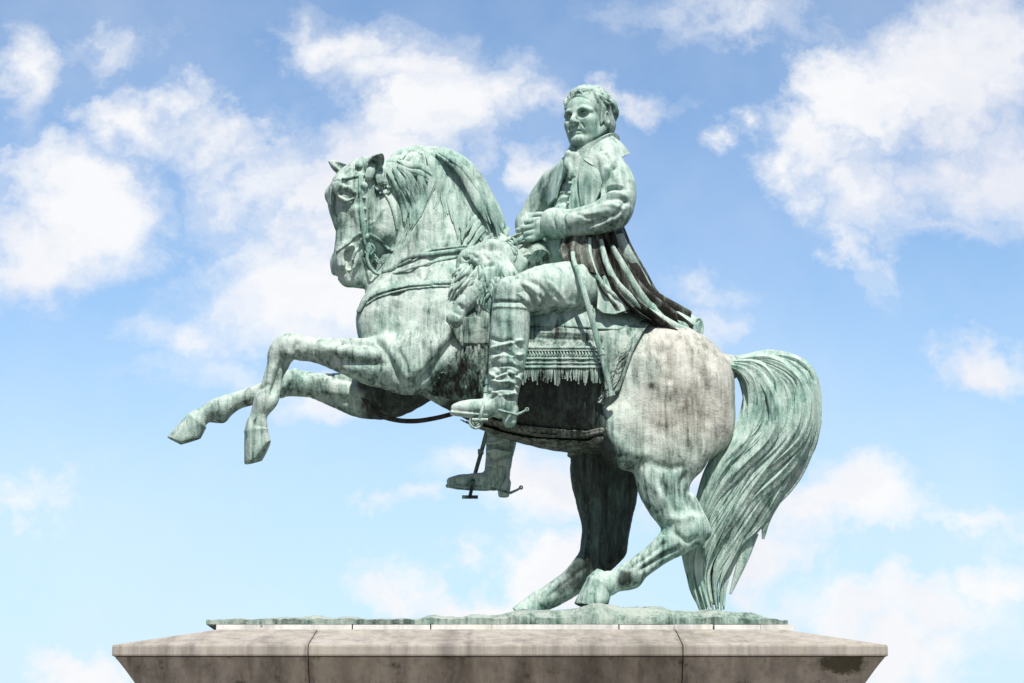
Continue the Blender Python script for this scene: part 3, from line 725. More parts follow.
# straps
gm = [([[(455, 413), (500, 432), (560, 444), (606, 447)], 1.2, -1.2, 40],)]
girth = shell('girth', [('line', [(430, 405), (446, 411), (480, 424), (520, 436), (560, 441), (600, 443)], 30, 3.6, 3.0), ('line', [(470, 411), (510, 423), (560, 430), (601, 433)], 36, 3.2, 2.2), ('line', [(500, 428), (545, 437), (600, 440)], 14, 4.4, .9), ('line', [(500, 438), (540, 447), (566, 450)], 14, 2.6, 1.8)], M['girth'], statue, 0, 'layered brown girth straps under the belly')
breast = shell('breast_strap', [('line', [(358, 308), (365, 298), (378, 291), (405, 285), (432, 284), (460, 283), ], 42, 3.0, 2.6), ('line', [(366, 303), (380, 296), (406, 290), (434, 288.5), (460, 288)], 42, 2.0, 1.0)], M['strap'], statue, 0)
# bridle
BR = [('line', [(338, 254), (346, 247), (355, 239), (366, 235), (378, 239), (392, 250)], 22, 2.2, 1.7),
      ('line', [(361, 180), (362, 200), (363, 220), (366, 240), (369, 252)], 30, 3.0, 2.9), ('line', [(368, 180), (369, 200), (369, 222), (371, 244)], 30, 2.0, 1.1),
      ('line', [(344, 183), (352, 180), (362, 178), (374, 178), (386, 181)], 24, 2.6, 1.6), ('line', [(378, 186), (388, 198), (394, 214), (397, 228)], 24, 2.2, 1.3),
      ('line', [(362, 240), (357, 252), (352, 262)], 24, 1.8, 1.2)]
bridle = shell('bridle', BR, M['strap'], horse, 0)
def hornd(x, y): return OH.d(x, y, 1, 25)
for (x, y, r) in ((364, 186, 4.4), (366, 237, 4.0), (364, 198, 2.2), (364.5, 209, 2.2), (365, 220, 2.2), (378, 188, 3.6), (386, 192, 3)):
    mb = MB(); d0 = hornd(x, y); mb.lock([(x, y, d0-2), (x, y, d0+2.4), (x, y, d0+4.2)], [r, r*.9, r*.3], 12, 1, 2, up=(0, 0, 1)); child(mb.obj('rosette', M['strap'], None), bridle)
mb = MB()
for k in range(9):
    x, y = 383+5.5*math.cos(k), 187+5*math.sin(k); d0 = hornd(x, y); mb.lock([(x-2, y-1, d0+1), (x, y+2, d0+4), (x+3, y+1, d0+1)], [1.2, 1.8, .8], 6, 1, 2)
child(mb.obj('brow_knot', M['strap'], None), bridle)
mb = MB()
d0 = hornd(369, 250)+3
def ring(cx_, cy_, r, rr, d, n=20):
    pts = [(cx_+r*math.cos(2*PI*i/n), cy_+r*math.sin(2*PI*i/n), d) for i in range(n+1)]; mb.lock(pts, [rr]*(n+1), 7, 1, 1)
ring(369, 249, 5.2, 1.3, d0); ring(369, 249, 2.0, 1.3, d0+1)
mb.lock([(366, 238, d0), (370, 248, d0+1), (367, 258, d0+1), (372, 270, d0), (379, 274, d0-1), (382, 268, d0-2)], [1.6, 1.8, 1.6, 1.7, 1.5, 1.2], 7)
mb.lock([(360, 244, d0-2), (362, 256, d0-2), (368, 267, d0-2), (376, 272, d0-2)], [1.3, 1.5, 1.4, 1.2], 7)
for k in range(11): ring(374+k*1.9, 256+4*math.sin(k*.5)+k*.6, 1.5, .7, d0-5, 8)
ring(386, 270, 4, 1.0, d0-6); mb.lock([(358, 262, d0-6), (352, 262, d0-10), (344, 258, d0-20)], [1.4, 1.2, 1], 6)
child(mb.obj('bit', M['strap'], None), bridle)
# reins
mb = MB(); HANDD = 22
def hug(pts, off): return [(x, y, max(OH.d(x, y, 1, 8)+off, 6)) for x, y in pts]
def rein(pts, a, r, off=2.4, end=None, start=None):
    p = ([start] if start else [])+hug(pts, off)+(end or []); mb.lock(p, [r]*len(p), 8, .45, 5)
rein([(392, 269), (402, 261), (415, 256), (430, 254), (446, 252), (462, 250), (478, 249)], 0, 2.3, 2.6, [(498, 246, 27), (518, 240, 25), (528, 234, 24)], (382, 272, 22))
rein([(396, 273), (412, 268), (430, 263), (446, 259), (460, 256)], 0, 1.3, 1.8, [(478, 252, 34), (500, 247, 30), (526, 238, 22)], (384, 275, 18))
rein([(398, 266), (412, 259), (430, 250.5), (455, 247), (478, 245)], 0, 1.2, 1.6, [(500, 240, 22), (526, 232, 18)], (384, 270, 18))
child(mb.obj('reins', M['strap'], None), statue)
mb = MB()
mb.lock([(372, 372, -6), (362, 384, -22), (365, 400, -26), (378, 414, -24), (396, 420, -18), (416, 421, -8), (436, 418, 0), (452, 414, 4)], [2.6, 2.6, 2.6, 2.6, 2.5, 2.5, 2.4, 2.4], 8, .7, 6)
child(mb.obj('martingale', M['dark'], None, label='loose strap hanging below the breast'), statue)
mb = MB(); d0 = OH.d(475, 422, 1, 20)+3
ring(476, 422, 6.2, 1.3, d0); ring(476, 422, 3.6, 1.0, d0); mb.lock([(476, 422, d0-4), (476, 422, d0+1), (476, 422, d0+3)], [7, 2.2, 1.0], 12, 1, 2, up=(0, 0, 1))
child(mb.obj('girth_ornament', M['strap'], None), girth)

# holster with animal-skin cover at the pommel
for sg in (1, -1):
    f = Field(P(432, 345, 90)-.05, P(530, 225, 0)+.05, .0095) if sg > 0 else Field(P(432, 352, 0)-[.1, .1, .25], P(530, 225, -90)+[.1, .1, .3], .0095)
    f.chain([(504, 262, 30*sg, 15), (490, 276, 42*sg, 16), (474, 294, 50*sg, 12), (462, 308, 52*sg, 8.5), (456, 318, 52*sg, 8), (453, 326, 52*sg, 5)], 6)
    f.ball(462, 304, 52*sg, (9, 9, 6), 4, rot=-35); f.ball(455, 319, 53*sg, (8, 8, 7), 4)
    f.chain([(464, 262, 40*sg, 8), (474, 260, 44*sg, 9), (490, 262, 42*sg, 10)], 5)
    f.ball(466, 258, 44*sg, (7, 6, 9), 3); f.ball(470, 250, 42*sg, 4, 2); f.ball(461, 268, 44*sg, (5, 4, 5), 3)
    f.chain([(478, 252, 40*sg, 7), (492, 248, 38*sg, 9), (506, 254, 34*sg, 9), (514, 268, 32*sg, 9)], 5)
    f.chain([(500, 240, 22*sg, 7), (508, 250, 28*sg, 8), (520, 262, 28*sg, 8)], 5)
    o, *_ = field_obj('holster', f, M['cloth'], None, [([[(458, 306), (464, 312)], 2, -2, 52],), ([[(452, 313), (462, 318)], 2, -1.5, 52],), ([[(462, 258), (466, 262), (470, 260)], 1.6, -2, 44],), ([[(468, 268), (480, 270), (496, 268)], 2, -2.5, 44],), ([[(482, 254), (490, 264)], 2, -2, 44],), ([[(470, 254), (478, 262)], 2, -2, 44],)], 1, label='pistol holster under a tasselled skin cover' if sg > 0 else None)
    child(o, statue); hol = o
    mb = MB(); rk = random.Random(31)
    for i in range(150):
        x0 = rk.uniform(460, 500); y0 = 268+(x0-460)*.08+rk.uniform(-5, 10); L = rk.uniform(14, 30)
        an = rk.uniform(-.75, .35)-(x0-480)*-.012
        pts = [(x0+math.sin(an)*L*t+1.2*math.sin(t*5+i), y0+math.cos(an)*L*t, sg*(54+5*math.sin(t*2.4)+rk.uniform(-2, 2)-(abs(x0-480)*.22))) for t in (0, .35, .7, 1)]
        mb.lock(pts, [1.2, 1.9, 1.6, .5], 7, .85, 3)
    for i in range(9):      # long tassels at its hem
        x0 = 462+i*4.3; mb.lock([(x0, 290, sg*52), (x0+rk.uniform(-2, 2), 301, sg*54), (x0+rk.uniform(-3, 3), 311+2*math.sin(i*2.1), sg*52)], [2.6, 3.0, 1.6], 8, .8, 3, ridges=3, rdepth=.18)
    # leaf-shaped flap with ribs beside the thigh
    mb.sheet([[(490, 262, sg*48), (496, 272, sg*52), (503, 284, sg*52), (508, 292, sg*48)], [(500, 262, sg*50), (505, 272, sg*56), (509, 282, sg*56), (512, 288, sg*52)], [(506, 258, sg*44), (514, 268, sg*50), (518, 276, sg*50), (516, 284, sg*48)]], 3, 5, 5, 1.6, 5)
    child(mb.obj('holster_cover', M['cloth'], None), hol)
    mb = MB()   # cord coil at the pommel
    for (cx_, cy_, rx, ry, d) in ((507, 252, 9, 7, 38), (508, 256, 7, 9, 40), (504, 247, 8, 5, 36), (511, 246, 5, 8, 34)):
        n = 22; mb.lock([(cx_+rx*math.cos(2*PI*i/n), cy_+ry*math.sin(2*PI*i/n), sg*(d+2*math.sin(i))) for i in range(n+1)], [1.7]*(n+1), 7, 1, 1, ridges=2, rdepth=.2, twist=1.2)
    child(mb.obj('cord', M['strap'], None), hol)
# ================================================================== RIDER
tf = np.array([-.66, -.75, 0]); ts = np.array([.75, -.66, 0]); tf /= np.linalg.norm(tf); ts /= np.linalg.norm(ts)
def fld(x0, y0, x1, y1, d0, d1, h):
    c = np.array([P(x, y, d) for x in (x0, x1) for y in (y0, y1) for d in (d0, d1)]); return Field(c.min(0)-.02, c.max(0)+.02, h)
# --- body under the clothes
B = fld(430, 140, 650, 520, -95, 95, .014)
TOR = [(584, 300, 0, 25, .8), (576, 266, 0, 27, .8), (579, 222, 2, 30, .78), (585, 186, 3, 29, .74), (587, 164, 4, 18, .9), (588, 150, 4, 12, 1)]
def torso(f, grow, k=0): f.chain([(a, b, c, r+grow, q) for a, b, c, r, q in TOR], k, axis=tf)
torso(B, -3)
B.chain([(606, 172, 26, 13), (615, 195, 40, 11), (612, 218, 44, 10), (580, 224, 34, 8.5), (552, 226, 24, 7)], 4)
B.chain([(556, 186, -24, 13), (538, 206, -40, 11), (526, 228, -44, 10), (528, 236, -28, 8.5), (532, 242, -12, 7)], 4)
B.chain([(590, 288, 14, 22), (565, 289, 36, 21), (540, 294, 52, 18), (514, 303, 60, 14), (510, 340, 62, 12), (504, 392, 62, 9), (500, 404, 62, 8), (470, 407, 62, 5)], 5)
B.chain([(590, 292, -14, 22), (562, 304, -42, 21), (530, 330, -58, 18), (512, 352, -64, 14), (506, 400, -66, 12), (500, 460, -66, 8), (495, 478, -66, 7), (466, 486, -66, 4)], 5)
bv, bN, bQ = nets(B.F, B.lo, B.h); parts = [(bv, bQ)]
# --- head in its own axes
hy_ = math.radians(36); pt = math.radians(-3)
ef = np.array([-math.sin(hy_), -math.cos(hy_), 0]); es = np.array([math.cos(hy_), -math.sin(hy_), 0]); eu = np.array([0, 0, 1.0])
ef2 = ef*math.cos(pt)+eu*math.sin(pt); eu2 = eu*math.cos(pt)-ef*math.sin(pt)
HC = P(589, 120.5, 6); k1 = W(HC, 1.0)*.97
def fp(f, s, u): return HC+(ef2*f+es*s+eu2*u)*k1
FA = fld(545, 70, 640, 178, -50, 50, .0052)
RM = [ef2, es, eu2]
def fb_(f, s, u, r, k=3, op='add'):
    r = (r, r, r) if np.isscalar(r) else r; FA.wball(fp(f, s, u), [x*k1 for x in r], k/100, op, RM)
def fc(pts, k=3, op='add', axis=None): FA.wchain([[*fp(*p[:3]), p[3]*k1, p[4] if len(p) > 4 else 1] for p in pts], k/100, op, (es if axis is None else axis))
fb_(-3, 0, 9, (27.5, 22, 23.5)); fb_(8, 0, -4, (17.5, 16.8, 25), 5); fb_(10, 0, -14, (14, 12.5, 17), 5)
fb_(14, 0, 10, (10.5, 15.5, 10), 5)
for s in (1, -1):
    fc([(2, 16*s, -13, 5.5), (11, 12*s, -21, 5.5), (20, 4.5*s, -27.0, 5)], 5)       # jaw
    fc([(24.5, 4*s, 4.0, 2.4), (24, 10*s, 5.2, 2.5), (19.5, 15*s, 3.0, 2.4)], 3.0); fb_(14, 9.5*s, -12, (9.5, 8, 11), 4); fb_(19, 6*s, -15, (5.5, 6, 7), 3)  # brow
    fb_(17.5, 11.5*s, -6, (6, 5.5, 5), 6)                                             # cheek bone
    fb_(26, 8.8*s, -.6, (8.8, 5.6, 4.2), 2.0, 'sub')
    fb_(16.9, 9.0*s, -.9, 4.6, .5)
    fc([(20.4, 4.8*s, -1.0, .7), (21.6, 9*s, 1.4, 1.2), (19, 13.4*s, -.8, .9)], .6); fc([(20.2, 5*s, -2.0, .6), (20.9, 9*s, -3.9, .8), (19, 13*s, -2.2, .6)], .6)
    fb_(21.8, 9.0*s, -.9, 1.3, .3, 'sub')
    fb_(28.5, 3.4*s, -9.2, (3.2, 2.2, 2.3), 1.2); fb_(28.5, 2.4*s, -11.2, 1.1, .6, 'sub')
    fc([(26, 6.5*s, -10, .6), (23.5, 9*s, -14, .6), (21, 9.5*s, -18, .5)], 2, 'sub')
    fb_(0, 22*s, -3, (6, 3, 9), 2)
    fb_(1, 24.2*s, -2, (3.2, 2.0, 5.2), 1, 'sub')
fc([(23.5, 0, 6, 3.2), (26.5, 0, -1, 2.6), (30.5, 0, -7.5, 2.9), (28, 0, -10, 2.4)], 2.2)
fc([(21.5, -6.4, -17.2, .9), (24.6, -3, -15.7, 1.6), (25.2, 0, -16.0, 1.6), (24.6, 3, -15.7, 1.6), (21.5, 6.4, -17.2, .9)], 1.4)
fc([(21.5, -5.6, -18.6, .9), (24.2, -2.5, -19.2, 1.7), (24.2, 2.5, -19.2, 1.7), (21.5, 5.6, -18.6, .9)], 1.4)
fc([(23, -7.0, -18.2, .6), (26.4, 0, -17.6, .6), (23, 7.0, -18.2, .6)], .8, 'sub'); fc([(25, -4, -22.4, 1.0), (25, 4, -22.4, 1.0)], 2, 'sub')
fb_(21.5, 0, -26.5, (6, 7, 5), 4)
fc([(-4, 0, -16, 14.5), (-8, 0, -34, 13.5), (-10, 0, -48, 15)], 5)
hv2, hN2, hQ2 = nets(FA.F, FA.lo, FA.h); parts.append((hv2, hQ2))
# --- hands: palm, four fingers and a thumb each, closed on the reins
def hand(w, kn, up, out, rr):
    """w wrist, kn middle of the knuckle row, up: index side, out: back of the hand (all photo units + depth)"""
    f = fld(min(w[0], kn[0])-22, min(w[1], kn[1])-22, max(w[0], kn[0])+18, max(w[1], kn[1])+22, min(w[2], kn[2])-24, max(w[2], kn[2])+22, .0062)
    w, kn, up, out = map(np.array, (w, kn, up, out)); fwd = (kn-w)/np.linalg.norm(kn-w)
    q = lambda p, r: (*p, r)
    f.chain([q(w-fwd*8, 7.5), q(w, 7.5), q(w+(kn-w)*.5+up*2, 7.5), q(kn-fwd*3+up*4, 6)], 3); f.chain([q(w, 7), q(w+(kn-w)*.6-up*4, 7), q(kn-fwd*3-up*6, 5.5)], 3)
    for i, (o, L) in enumerate(((9.2, 1.0), (3.4, 1.08), (-2.6, 1.0), (-8.2, .85))):
        k = kn+up*o-fwd*abs(i-1)*.8
        f.chain([q(k-fwd*5, 3.0), q(k+out*1.2, 3.5), q(k+fwd*7.5*L+out*.2, 3.1), q(k+fwd*8.5*L-out*6, 2.9), q(k+fwd*3-out*9.5, 2.6), q(k-fwd*1.5-out*8, 2.3)], 1.0)
        f.ball(*(k+out*1.8), 3.0, 1.5)
    f.chain([q(w+fwd*3+up*5-out*2, 4.5), q(w+fwd*9+up*11-out*5, 3.8), q(kn-fwd*1+up*14-out*7, 3.3), q(kn+fwd*6+up*11.5-out*10, 2.8)], 2.2)
    return nets(f.F, f.lo, f.h)
for a in (((552, 226, 24), (533, 230, 25), (.1, -1, .15), (-.25, .1, .95), 1), ((534, 240, -14), (523, 240, -6), (.1, -1, -.1), (-.4, .1, -.9), 1)):
    v_, n_, q_ = hand(*a); parts.append((v_, q_))
off = 0; VV, QQ = [], []
for v_, q_ in parts: VV.append(relax(v_, q_, 1)); QQ.append(q_+off); off += len(v_)
rider = child(mesh_obj('rider', np.vstack(VV), np.vstack(QQ), M['skin'], None, True, 'bronze man with uncovered head turned towards the viewer, holding the reins'), statue)
# --- hair
f = fld(540, 66, 650, 178, -60, 60, .0055); FA_, FAk = FA, f
FA = f
fb_(-3, 0, 9.6, (28.7, 23.4, 24.6)); fb_(-12, 0, -4, (18, 22, 18), 5); fb_(7, 0, 20, (14, 17, 11.5), 3)
fc([(10, 19, 14, 3.5), (6, 20.5, 6, 3), (6, 20.5, -3, 2.4), (8, 19.5, -9, 1.6)], 2); 
rh = random.Random(2)
def hpn(az, el, off=1.0):
    a, e_ = math.radians(az), math.radians(el); fx = max(0, math.cos(a))*max(0, math.sin(e_))*.8
    return (-3+(29.2+off+fx)*math.cos(e_)*math.cos(a), (23.8+off)*math.cos(e_)*math.sin(a), 9.6+(24.8+off)*math.sin(e_)-(0 if e_ > 0 else .2*abs(el)*0))
HL = []
for i in range(210):     # short combed locks: from the crown towards brow, temples and nape
    az = rh.uniform(-180, 180); k_ = abs(az)
    end = 38+rh.uniform(-4, 6) if k_ < 48 else (14-(k_-48)*.6+rh.uniform(-4, 4) if k_ < 80 else (-4-(k_-80)*.42+rh.uniform(-5, 4)))
    st_ = rh.uniform(end+10, 84); ln = rh.uniform(20, 38); e1 = max(end, st_-ln); sw = rh.uniform(-14, 14)+(14 if az > 0 else -14)*(k_ > 50)
    cv = rh.uniform(-6, 6); r_ = rh.uniform(1.2, 2.1); lf = rh.uniform(-.3, 1.5)
    HL.append([(*hpn(az+sw*t+cv*math.sin(t*3), st_+(e1-st_)*t, lf+.7*math.sin(t*3.1)), r_*(.6+.5*math.sin(t*2.9))) for t in (0, .35, .7, 1)])
for i in range(16):      # locks falling on the brow
    az = -46+i*6; HL.append([(*hpn(az, 64, .6), 1.3), (*hpn(az+3, 54, 1.6), 1.8), (*hpn(az+6, 43, 1.6), 1.6), (*hpn(az+9+rh.uniform(-4, 4), 34+rh.uniform(-7, 7), .3), .6)])
for sg in (1, -1):       # side locks before the ear and at the nape
    for k_ in range(4): HL.append([(9-k_*1.5, sg*21.4, 14-k_, 1.8), (8-k_*1.6, sg*21.8, 7, 1.9), (8-k_*1.4, sg*21.2, 0, 1.7), (9-k_, sg*20.0, -7+k_, .8)])
# keep face and ears clear
fb_(25, 0, -8, (18, 20.5, 27), 4, 'sub'); fb_(17, 0, -22, (19, 25, 16), 1, 'sub'); fb_(1, 26, -4, (5.5, 5, 8), 1, 'sub'); fb_(1, -26, -4, (5.5, 5, 8), 1, 'sub')
for h_ in HL: fc(h_, .35)
fb_(34, 0, -10, (14, 16, 24), 1, 'sub')
hs_ = []
o, *_ = field_obj('hair', f, M['hair'], None, None, 1, label='short combed hair'); child(o, rider); FA = FA_
# --- waistcoat and cravat
f = fld(535, 150, 625, 310, -50, 50, .0095); torso(f, 0)
f.ball(566, 222, 14, (16, 12, 22), 8); f.ball(560, 252, 6, (17, 22, 20), 10)
WS = [([[(x0, y0), (x1, y1), (x2, y2)], 2.2, a, 25, 'near'],) for x0, y0, x1, y1, x2, y2, a in ((545, 206, 560, 200, 578, 206, -2.4), (546, 214, 556, 198, 572, 196, 1.8), (548, 196, 560, 190, 575, 194, -1.8), (556, 180, 564, 186, 578, 184, -1.6), (552, 218, 566, 210, 580, 214, -2.2), (560, 170, 566, 180, 570, 192, -1.5), (575, 160, 574, 185, 572, 215, -1.8), (548, 226, 562, 226, 580, 222, 1.6))]
o, *_ = field_obj('waistcoat', f, M['coat'], None, WS); child(o, rider)
for k, (x, y) in enumerate(((572, 174), (571.5, 184), (571, 194), (570, 204), (569, 214))):
    mb = MB(); p = P(x, y, 24); mb.tube([p+tf*W(p, t) for t in (0, 3.5, 4.6)], [W(p, 2.2), W(p, 2.1), W(p, .8)], 10, 1, up=(0, 0, 1)); child(mb.obj('button', M['coat'], None), rider)
f = fld(555, 140, 612, 176, -30, 40, .008)
f.chain([(584, 158, 4, 17, .95), (583, 151, 4, 14.5, 1)], 2, axis=tf)
for k in range(4): f.chain([(570-k, 152+k*3.2, 10, 4), (569, 155+k*3.2, 18, 4.2), (577, 156+k*3, 24, 4)], 1.5)
f.chain([(571, 158, 18, 4), (568, 164, 22, 4.5), (571, 172, 24, 4), (569, 178, 25, 2)], 1.5); f.chain([(572, 160, 20, 4), (576, 168, 24, 4), (575, 176, 26, 2)], 1.5)
o, *_ = field_obj('cravat', f, M['coat'], None, None); child(o, rider)
# --- coat: body shell, sleeves, collar, lapels
f = fld(505, 130, 650, 330, -75, 75, .0095)
torso(f, 5.0)
f.chain([(584, 166, 4, 20, .9), (606, 170, 26, 17)], 8); f.chain([(582, 170, 4, 20, .9), (558, 184, -24, 16)], 8)
# open front: remove the wedge over the chest between the lapels
def tp(px, py, d, ff): p = P(px, py, d); return p+tf*W(p, ff)
C_ = []
for (x, y, d, ff, r) in ((576, 146, 10, 24, 13), (570, 170, 12, 26, 15), (566, 195, 10, 28, 17.5), (562, 222, 10, 30, 19), (560, 250, 6, 32, 24), (558, 300, 4, 34, 36)):
    p = tp(x, y, d-8, ff*.55); C_.append([*p, W(p, r), 1])
f.wchain(C_, .02, 'sub')
p = P(560, 285, 0); f.wball(P(556, 292, 0), (.36, .9, .42), .05, 'sub')
# left sleeve (towards the viewer)
f.chain([(607, 169, 28, 18.5), (617, 184, 37, 18.5), (618, 202, 43, 17.5), (612, 214, 46, 17)], 5)
f.chain([(614, 211, 46, 17.5), (598, 218, 44, 16), (580, 222, 38, 14.5), (566, 224, 32, 14)], 4)
f.chain([(568, 224, 32, 13.5), (562, 224, 30, 15.5), (554, 224, 26, 16.5)], 2)
f.chain([(553, 224, 24, 12.5), (540, 224, 20, 13.5)], 1, 'sub')
# right sleeve
f.chain([(556, 185, -25, 16.5), (544, 198, -36, 14.5), (534, 214, -42, 13.5), (529, 224, -42, 13.5)], 5)
f.chain([(529, 224, -42, 13.5), (530, 232, -30, 12.5), (533, 238, -18, 12.5)], 3)
f.chain([(534, 239, -16, 9.5), (534, 240, -4, 10)], 1, 'sub')
CS = [([[(599, 197), (606, 180), (617, 163)], 2.4, -9, 42, 'near'],), ([[(599, 197), (610, 193), (623, 194)], 1.8, -6.0, 42, 'near'],), ([[(604, 168), (612, 176), (618, 190)], 3.4, 1.8, 40, 'near'],), ([[(606, 200), (616, 199), (628, 203)], 2.6, 2.2, 42, 'near'],), ([[(604, 206), (616, 205), (630, 208)], 2.2, -2.2, 42, 'near'],),
 ([[(600, 212), (612, 212), (626, 216)], 2.6, 1.6, 42, 'near'],), ([[(560, 213), (580, 213), (604, 206)], 2.4, -1.6, 40, 'near'],), ([[(570, 229), (590, 229), (612, 222)], 2.2, -3.0, 40, 'near'],), ([[(574, 216), (586, 222), (600, 222)], 2.0, -1.8, 40, 'near'],), ([[(610, 226), (620, 216), (626, 204)], 2.4, -2.2, 44, 'near'],), ([[(575, 221), (595, 219), (612, 216)], 3, 1.6, 40, 'near'],), ([[(588, 232), (604, 228), (618, 222)], 2.4, 1.8, 40, 'near'],),
 ([[(556, 211), (553, 222), (556, 234)], 1.4, -2.0, 28, 'near'],), ([[(565, 211), (563, 222), (566, 235)], 1.4, -2.0, 30, 'near'],), ([[(624, 172), (626, 186), (625, 198)], 3, -1.6, 40, 'near'],), ([[(612, 168), (622, 176), (630, 188)], 3, 1.6, 36, 'near'],),
 ([[(584, 158), (586, 180), (590, 203)], 2.4, 1.8, 30, 'near'],), ([[(594, 156), (597, 176), (594, 198)], 3, -1.8, 30, 'near'],), ([[(602, 154), (608, 164), (606, 176)], 3, -1.6, 32, 'near'],), ([[(538, 190), (536, 204), (530, 216)], 2.4, -1.5, -30, 'near'],), ([[(546, 192), (543, 204), (536, 214)], 2.2, -1.6, -20, 'near'],),
 ([[(546, 186), (541, 196), (540, 206)], 2, 1.5, -20, 'near'],), ([[(628, 212), (622, 222), (614, 230)], 3, -1.5, 44, 'near'],)]
coat, cv_, cn_, cq_ = field_obj('coat', f, M['coat'], None, CS, 1, label='open-fronted tailcoat'); child(coat, rider)
mb = MB()
# high standing collar, open at the back corner
mb.sheet([[(578, 160, 25), (574, 157, 24)], [(590, 152, 28), (584, 146, 28)], [(602, 145, 24), (599, 138, 27)], [(612, 141, 14), (612, 133, 17)], [(617, 144, 2), (618, 137, 2)], [(612, 148, -10), (616, 143, -12)], [(600, 150, -20), (606, 145, -22)], [(584, 156, -18), (582, 152, -20)]], 3.0, 5, 7)
# turned-down collar and lapel of the near side
mb.sheet([[(612, 137, 18), (622, 145, 20), (629, 154, 16)], [(602, 141, 28), (610, 150, 34), (616, 160, 36)], [(590, 150, 32), (596, 158, 36), (603, 166, 38)], [(582, 157, 31), (585, 161, 35), (592, 166, 39)]], 3.2, 5, 6)
mb.sheet([[(582, 156, 32), (594, 159, 37), (607, 163, 40)], [(579.5, 170, 33), (592, 173, 39), (604, 177, 43)], [(579.5, 186, 34), (590, 189, 39), (600, 191, 43)], [(581, 199, 34), (588, 202, 38), (595, 204, 41)], [(583, 208, 34), (587, 209, 37), (590, 210, 38)]], 3.6, 6, 7, .9, 2)
mb.sheet([[(574, 158, 20), (564, 164, 10), (556, 170, 0)], [(567, 170, 18), (558, 176, 8), (551, 182, -4)], [(560, 184, 14), (553, 190, 6), (548, 194, -4)], [(556, 198, 12), (552, 202, 6), (549, 206, 0)]], 2.6, 5, 6)
child(mb.obj('collar', M['coat'], None, label='high collar and broad lapels'), rider)
# skirts of the coat sweeping over the croup
mb = MB()
mb.sheet([
 [(586, 232, 32), (589, 250, 36), (594, 272, 42), (603, 294, 50), (624, 310, 46)],
 [(594, 232, 36), (599, 252, 42), (607, 272, 47), (618, 296, 50), (646, 320, 44)],
 [(602, 232, 36), (609, 252, 40), (620, 274, 43), (634, 302, 46), (674, 334, 36)],
 [(609, 230, 34), (616, 252, 38), (628, 274, 38), (645, 296, 36), (690, 330, 26)],
 [(616, 228, 24), (624, 250, 28), (636, 272, 26), (650, 294, 22), (688, 318, 18)],
 [(621, 226, 8), (629, 248, 8), (641, 272, 6), (654, 296, 4), (676, 314, 6)],
 [(616, 228, -10), (624, 250, -14), (638, 274, -16), (652, 298, -16), (672, 316, -12)],
 [(600, 232, -28), (608, 254, -34), (622, 280, -38), (640, 302, -38), (655, 320, -34)]], 3.2, 12, 14, 6.0, 7)
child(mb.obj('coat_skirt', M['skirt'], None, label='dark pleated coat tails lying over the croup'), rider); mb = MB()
mb.lock([(618, 236, 26), (624, 250, 28), (634, 268, 22), (644, 286, 14), (655, 304, 8)], [6, 7, 7, 7, 4], 12, .8)
for pts, r in (([(590, 238, 40), (590, 256, 45), (597, 276, 50), (610, 292, 52), (626, 302, 50)], 2.6), ([(601, 240, 42), (606, 262, 48), (616, 282, 51), (634, 300, 48), (656, 318, 42)], 3.4), ([(612, 246, 42), (624, 268, 44), (636, 288, 42), (648, 304, 38), (664, 318, 34)], 4.0), ([(640, 299, 38), (655, 306, 34), (668, 312, 28), (676, 315, 22)], 3.5),
               ([(638, 306, 42), (658, 318, 38), (676, 328, 34), (692, 332, 28)], 5.5), ([(646, 302, 34), (660, 312, 30), (676, 322, 28), (686, 328, 26)], 4)):
    mb.lock(pts, [r*.6]+[r]*(len(pts)-2)+[r*.6], 10, .9)
mb.sheet([[(592, 262, 40), (596, 280, 46), (598, 296, 50), (597, 309, 52)], [(600, 266, 42), (606, 284, 48), (608, 300, 52), (608, 314, 53)], [(610, 272, 44), (616, 288, 48), (620, 302, 50), (622, 312, 50)], [(618, 280, 44), (624, 292, 46), (630, 302, 46), (633, 307, 44)]], 3, 8, 8, 1.5, 3)
child(mb.obj('coat_hem', M['cloth'], None, label='thick pale folds and hems of the coat tails'), rider)
mb = MB()   # turned-back end of the tail and its open rolled tip
mb.sheet([[(672, 312, 26), (678, 322, 32), (686, 330, 30)], [(680, 313, 20), (686, 322, 30), (692, 331, 28)], [(690, 315, 10), (695, 323, 20), (697, 332, 22)], [(697, 319, 4), (700, 326, 10), (700, 335, 14)]], 3, 6, 6)
n = 20; mb.lock([(698+4.2*math.cos(2*PI*i/n), 328+9.5*math.sin(2*PI*i/n), 16-5*math.cos(2*PI*i/n)) for i in range(n+1)], [1.6]*(n+1), 8, 1, 1)
mb.lock([(694, 329, 10), (698, 329, 14), (700, 329, 15)], [7, 8.5, 8.5], 14, .6)
child(mb.obj('turnback', M['coat'], None), rider)
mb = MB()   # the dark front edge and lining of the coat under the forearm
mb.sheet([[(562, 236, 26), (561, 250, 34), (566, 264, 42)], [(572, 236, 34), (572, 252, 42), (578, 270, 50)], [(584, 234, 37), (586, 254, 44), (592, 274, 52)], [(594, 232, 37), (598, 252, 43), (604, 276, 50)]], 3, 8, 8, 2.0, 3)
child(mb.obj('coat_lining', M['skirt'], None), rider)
mb = MB(); mb.lock([(540, 258, 30), (537, 252, 12), (536, 250, -8), (538, 254, -30)], [10, 13, 13, 11], 16, .9); mb.lock([(528, 262, 30), (523, 256, 10), (523, 256, -20)], [9, 11, 10], 14, .9)  # added roll, blocks the sky showing between hand and thigh
for dd in (18, -14): mb.lock([(549, 262, dd), (546, 246, dd), (536, 237.5, dd), (525, 244, dd), (520, 258, dd)], [1.8]*5, 8, .6)
child(mb.obj('gap_filler_roll', M['blanket'], None, label='roll added to fill the sky gap, strapped over the pommel'), statue)
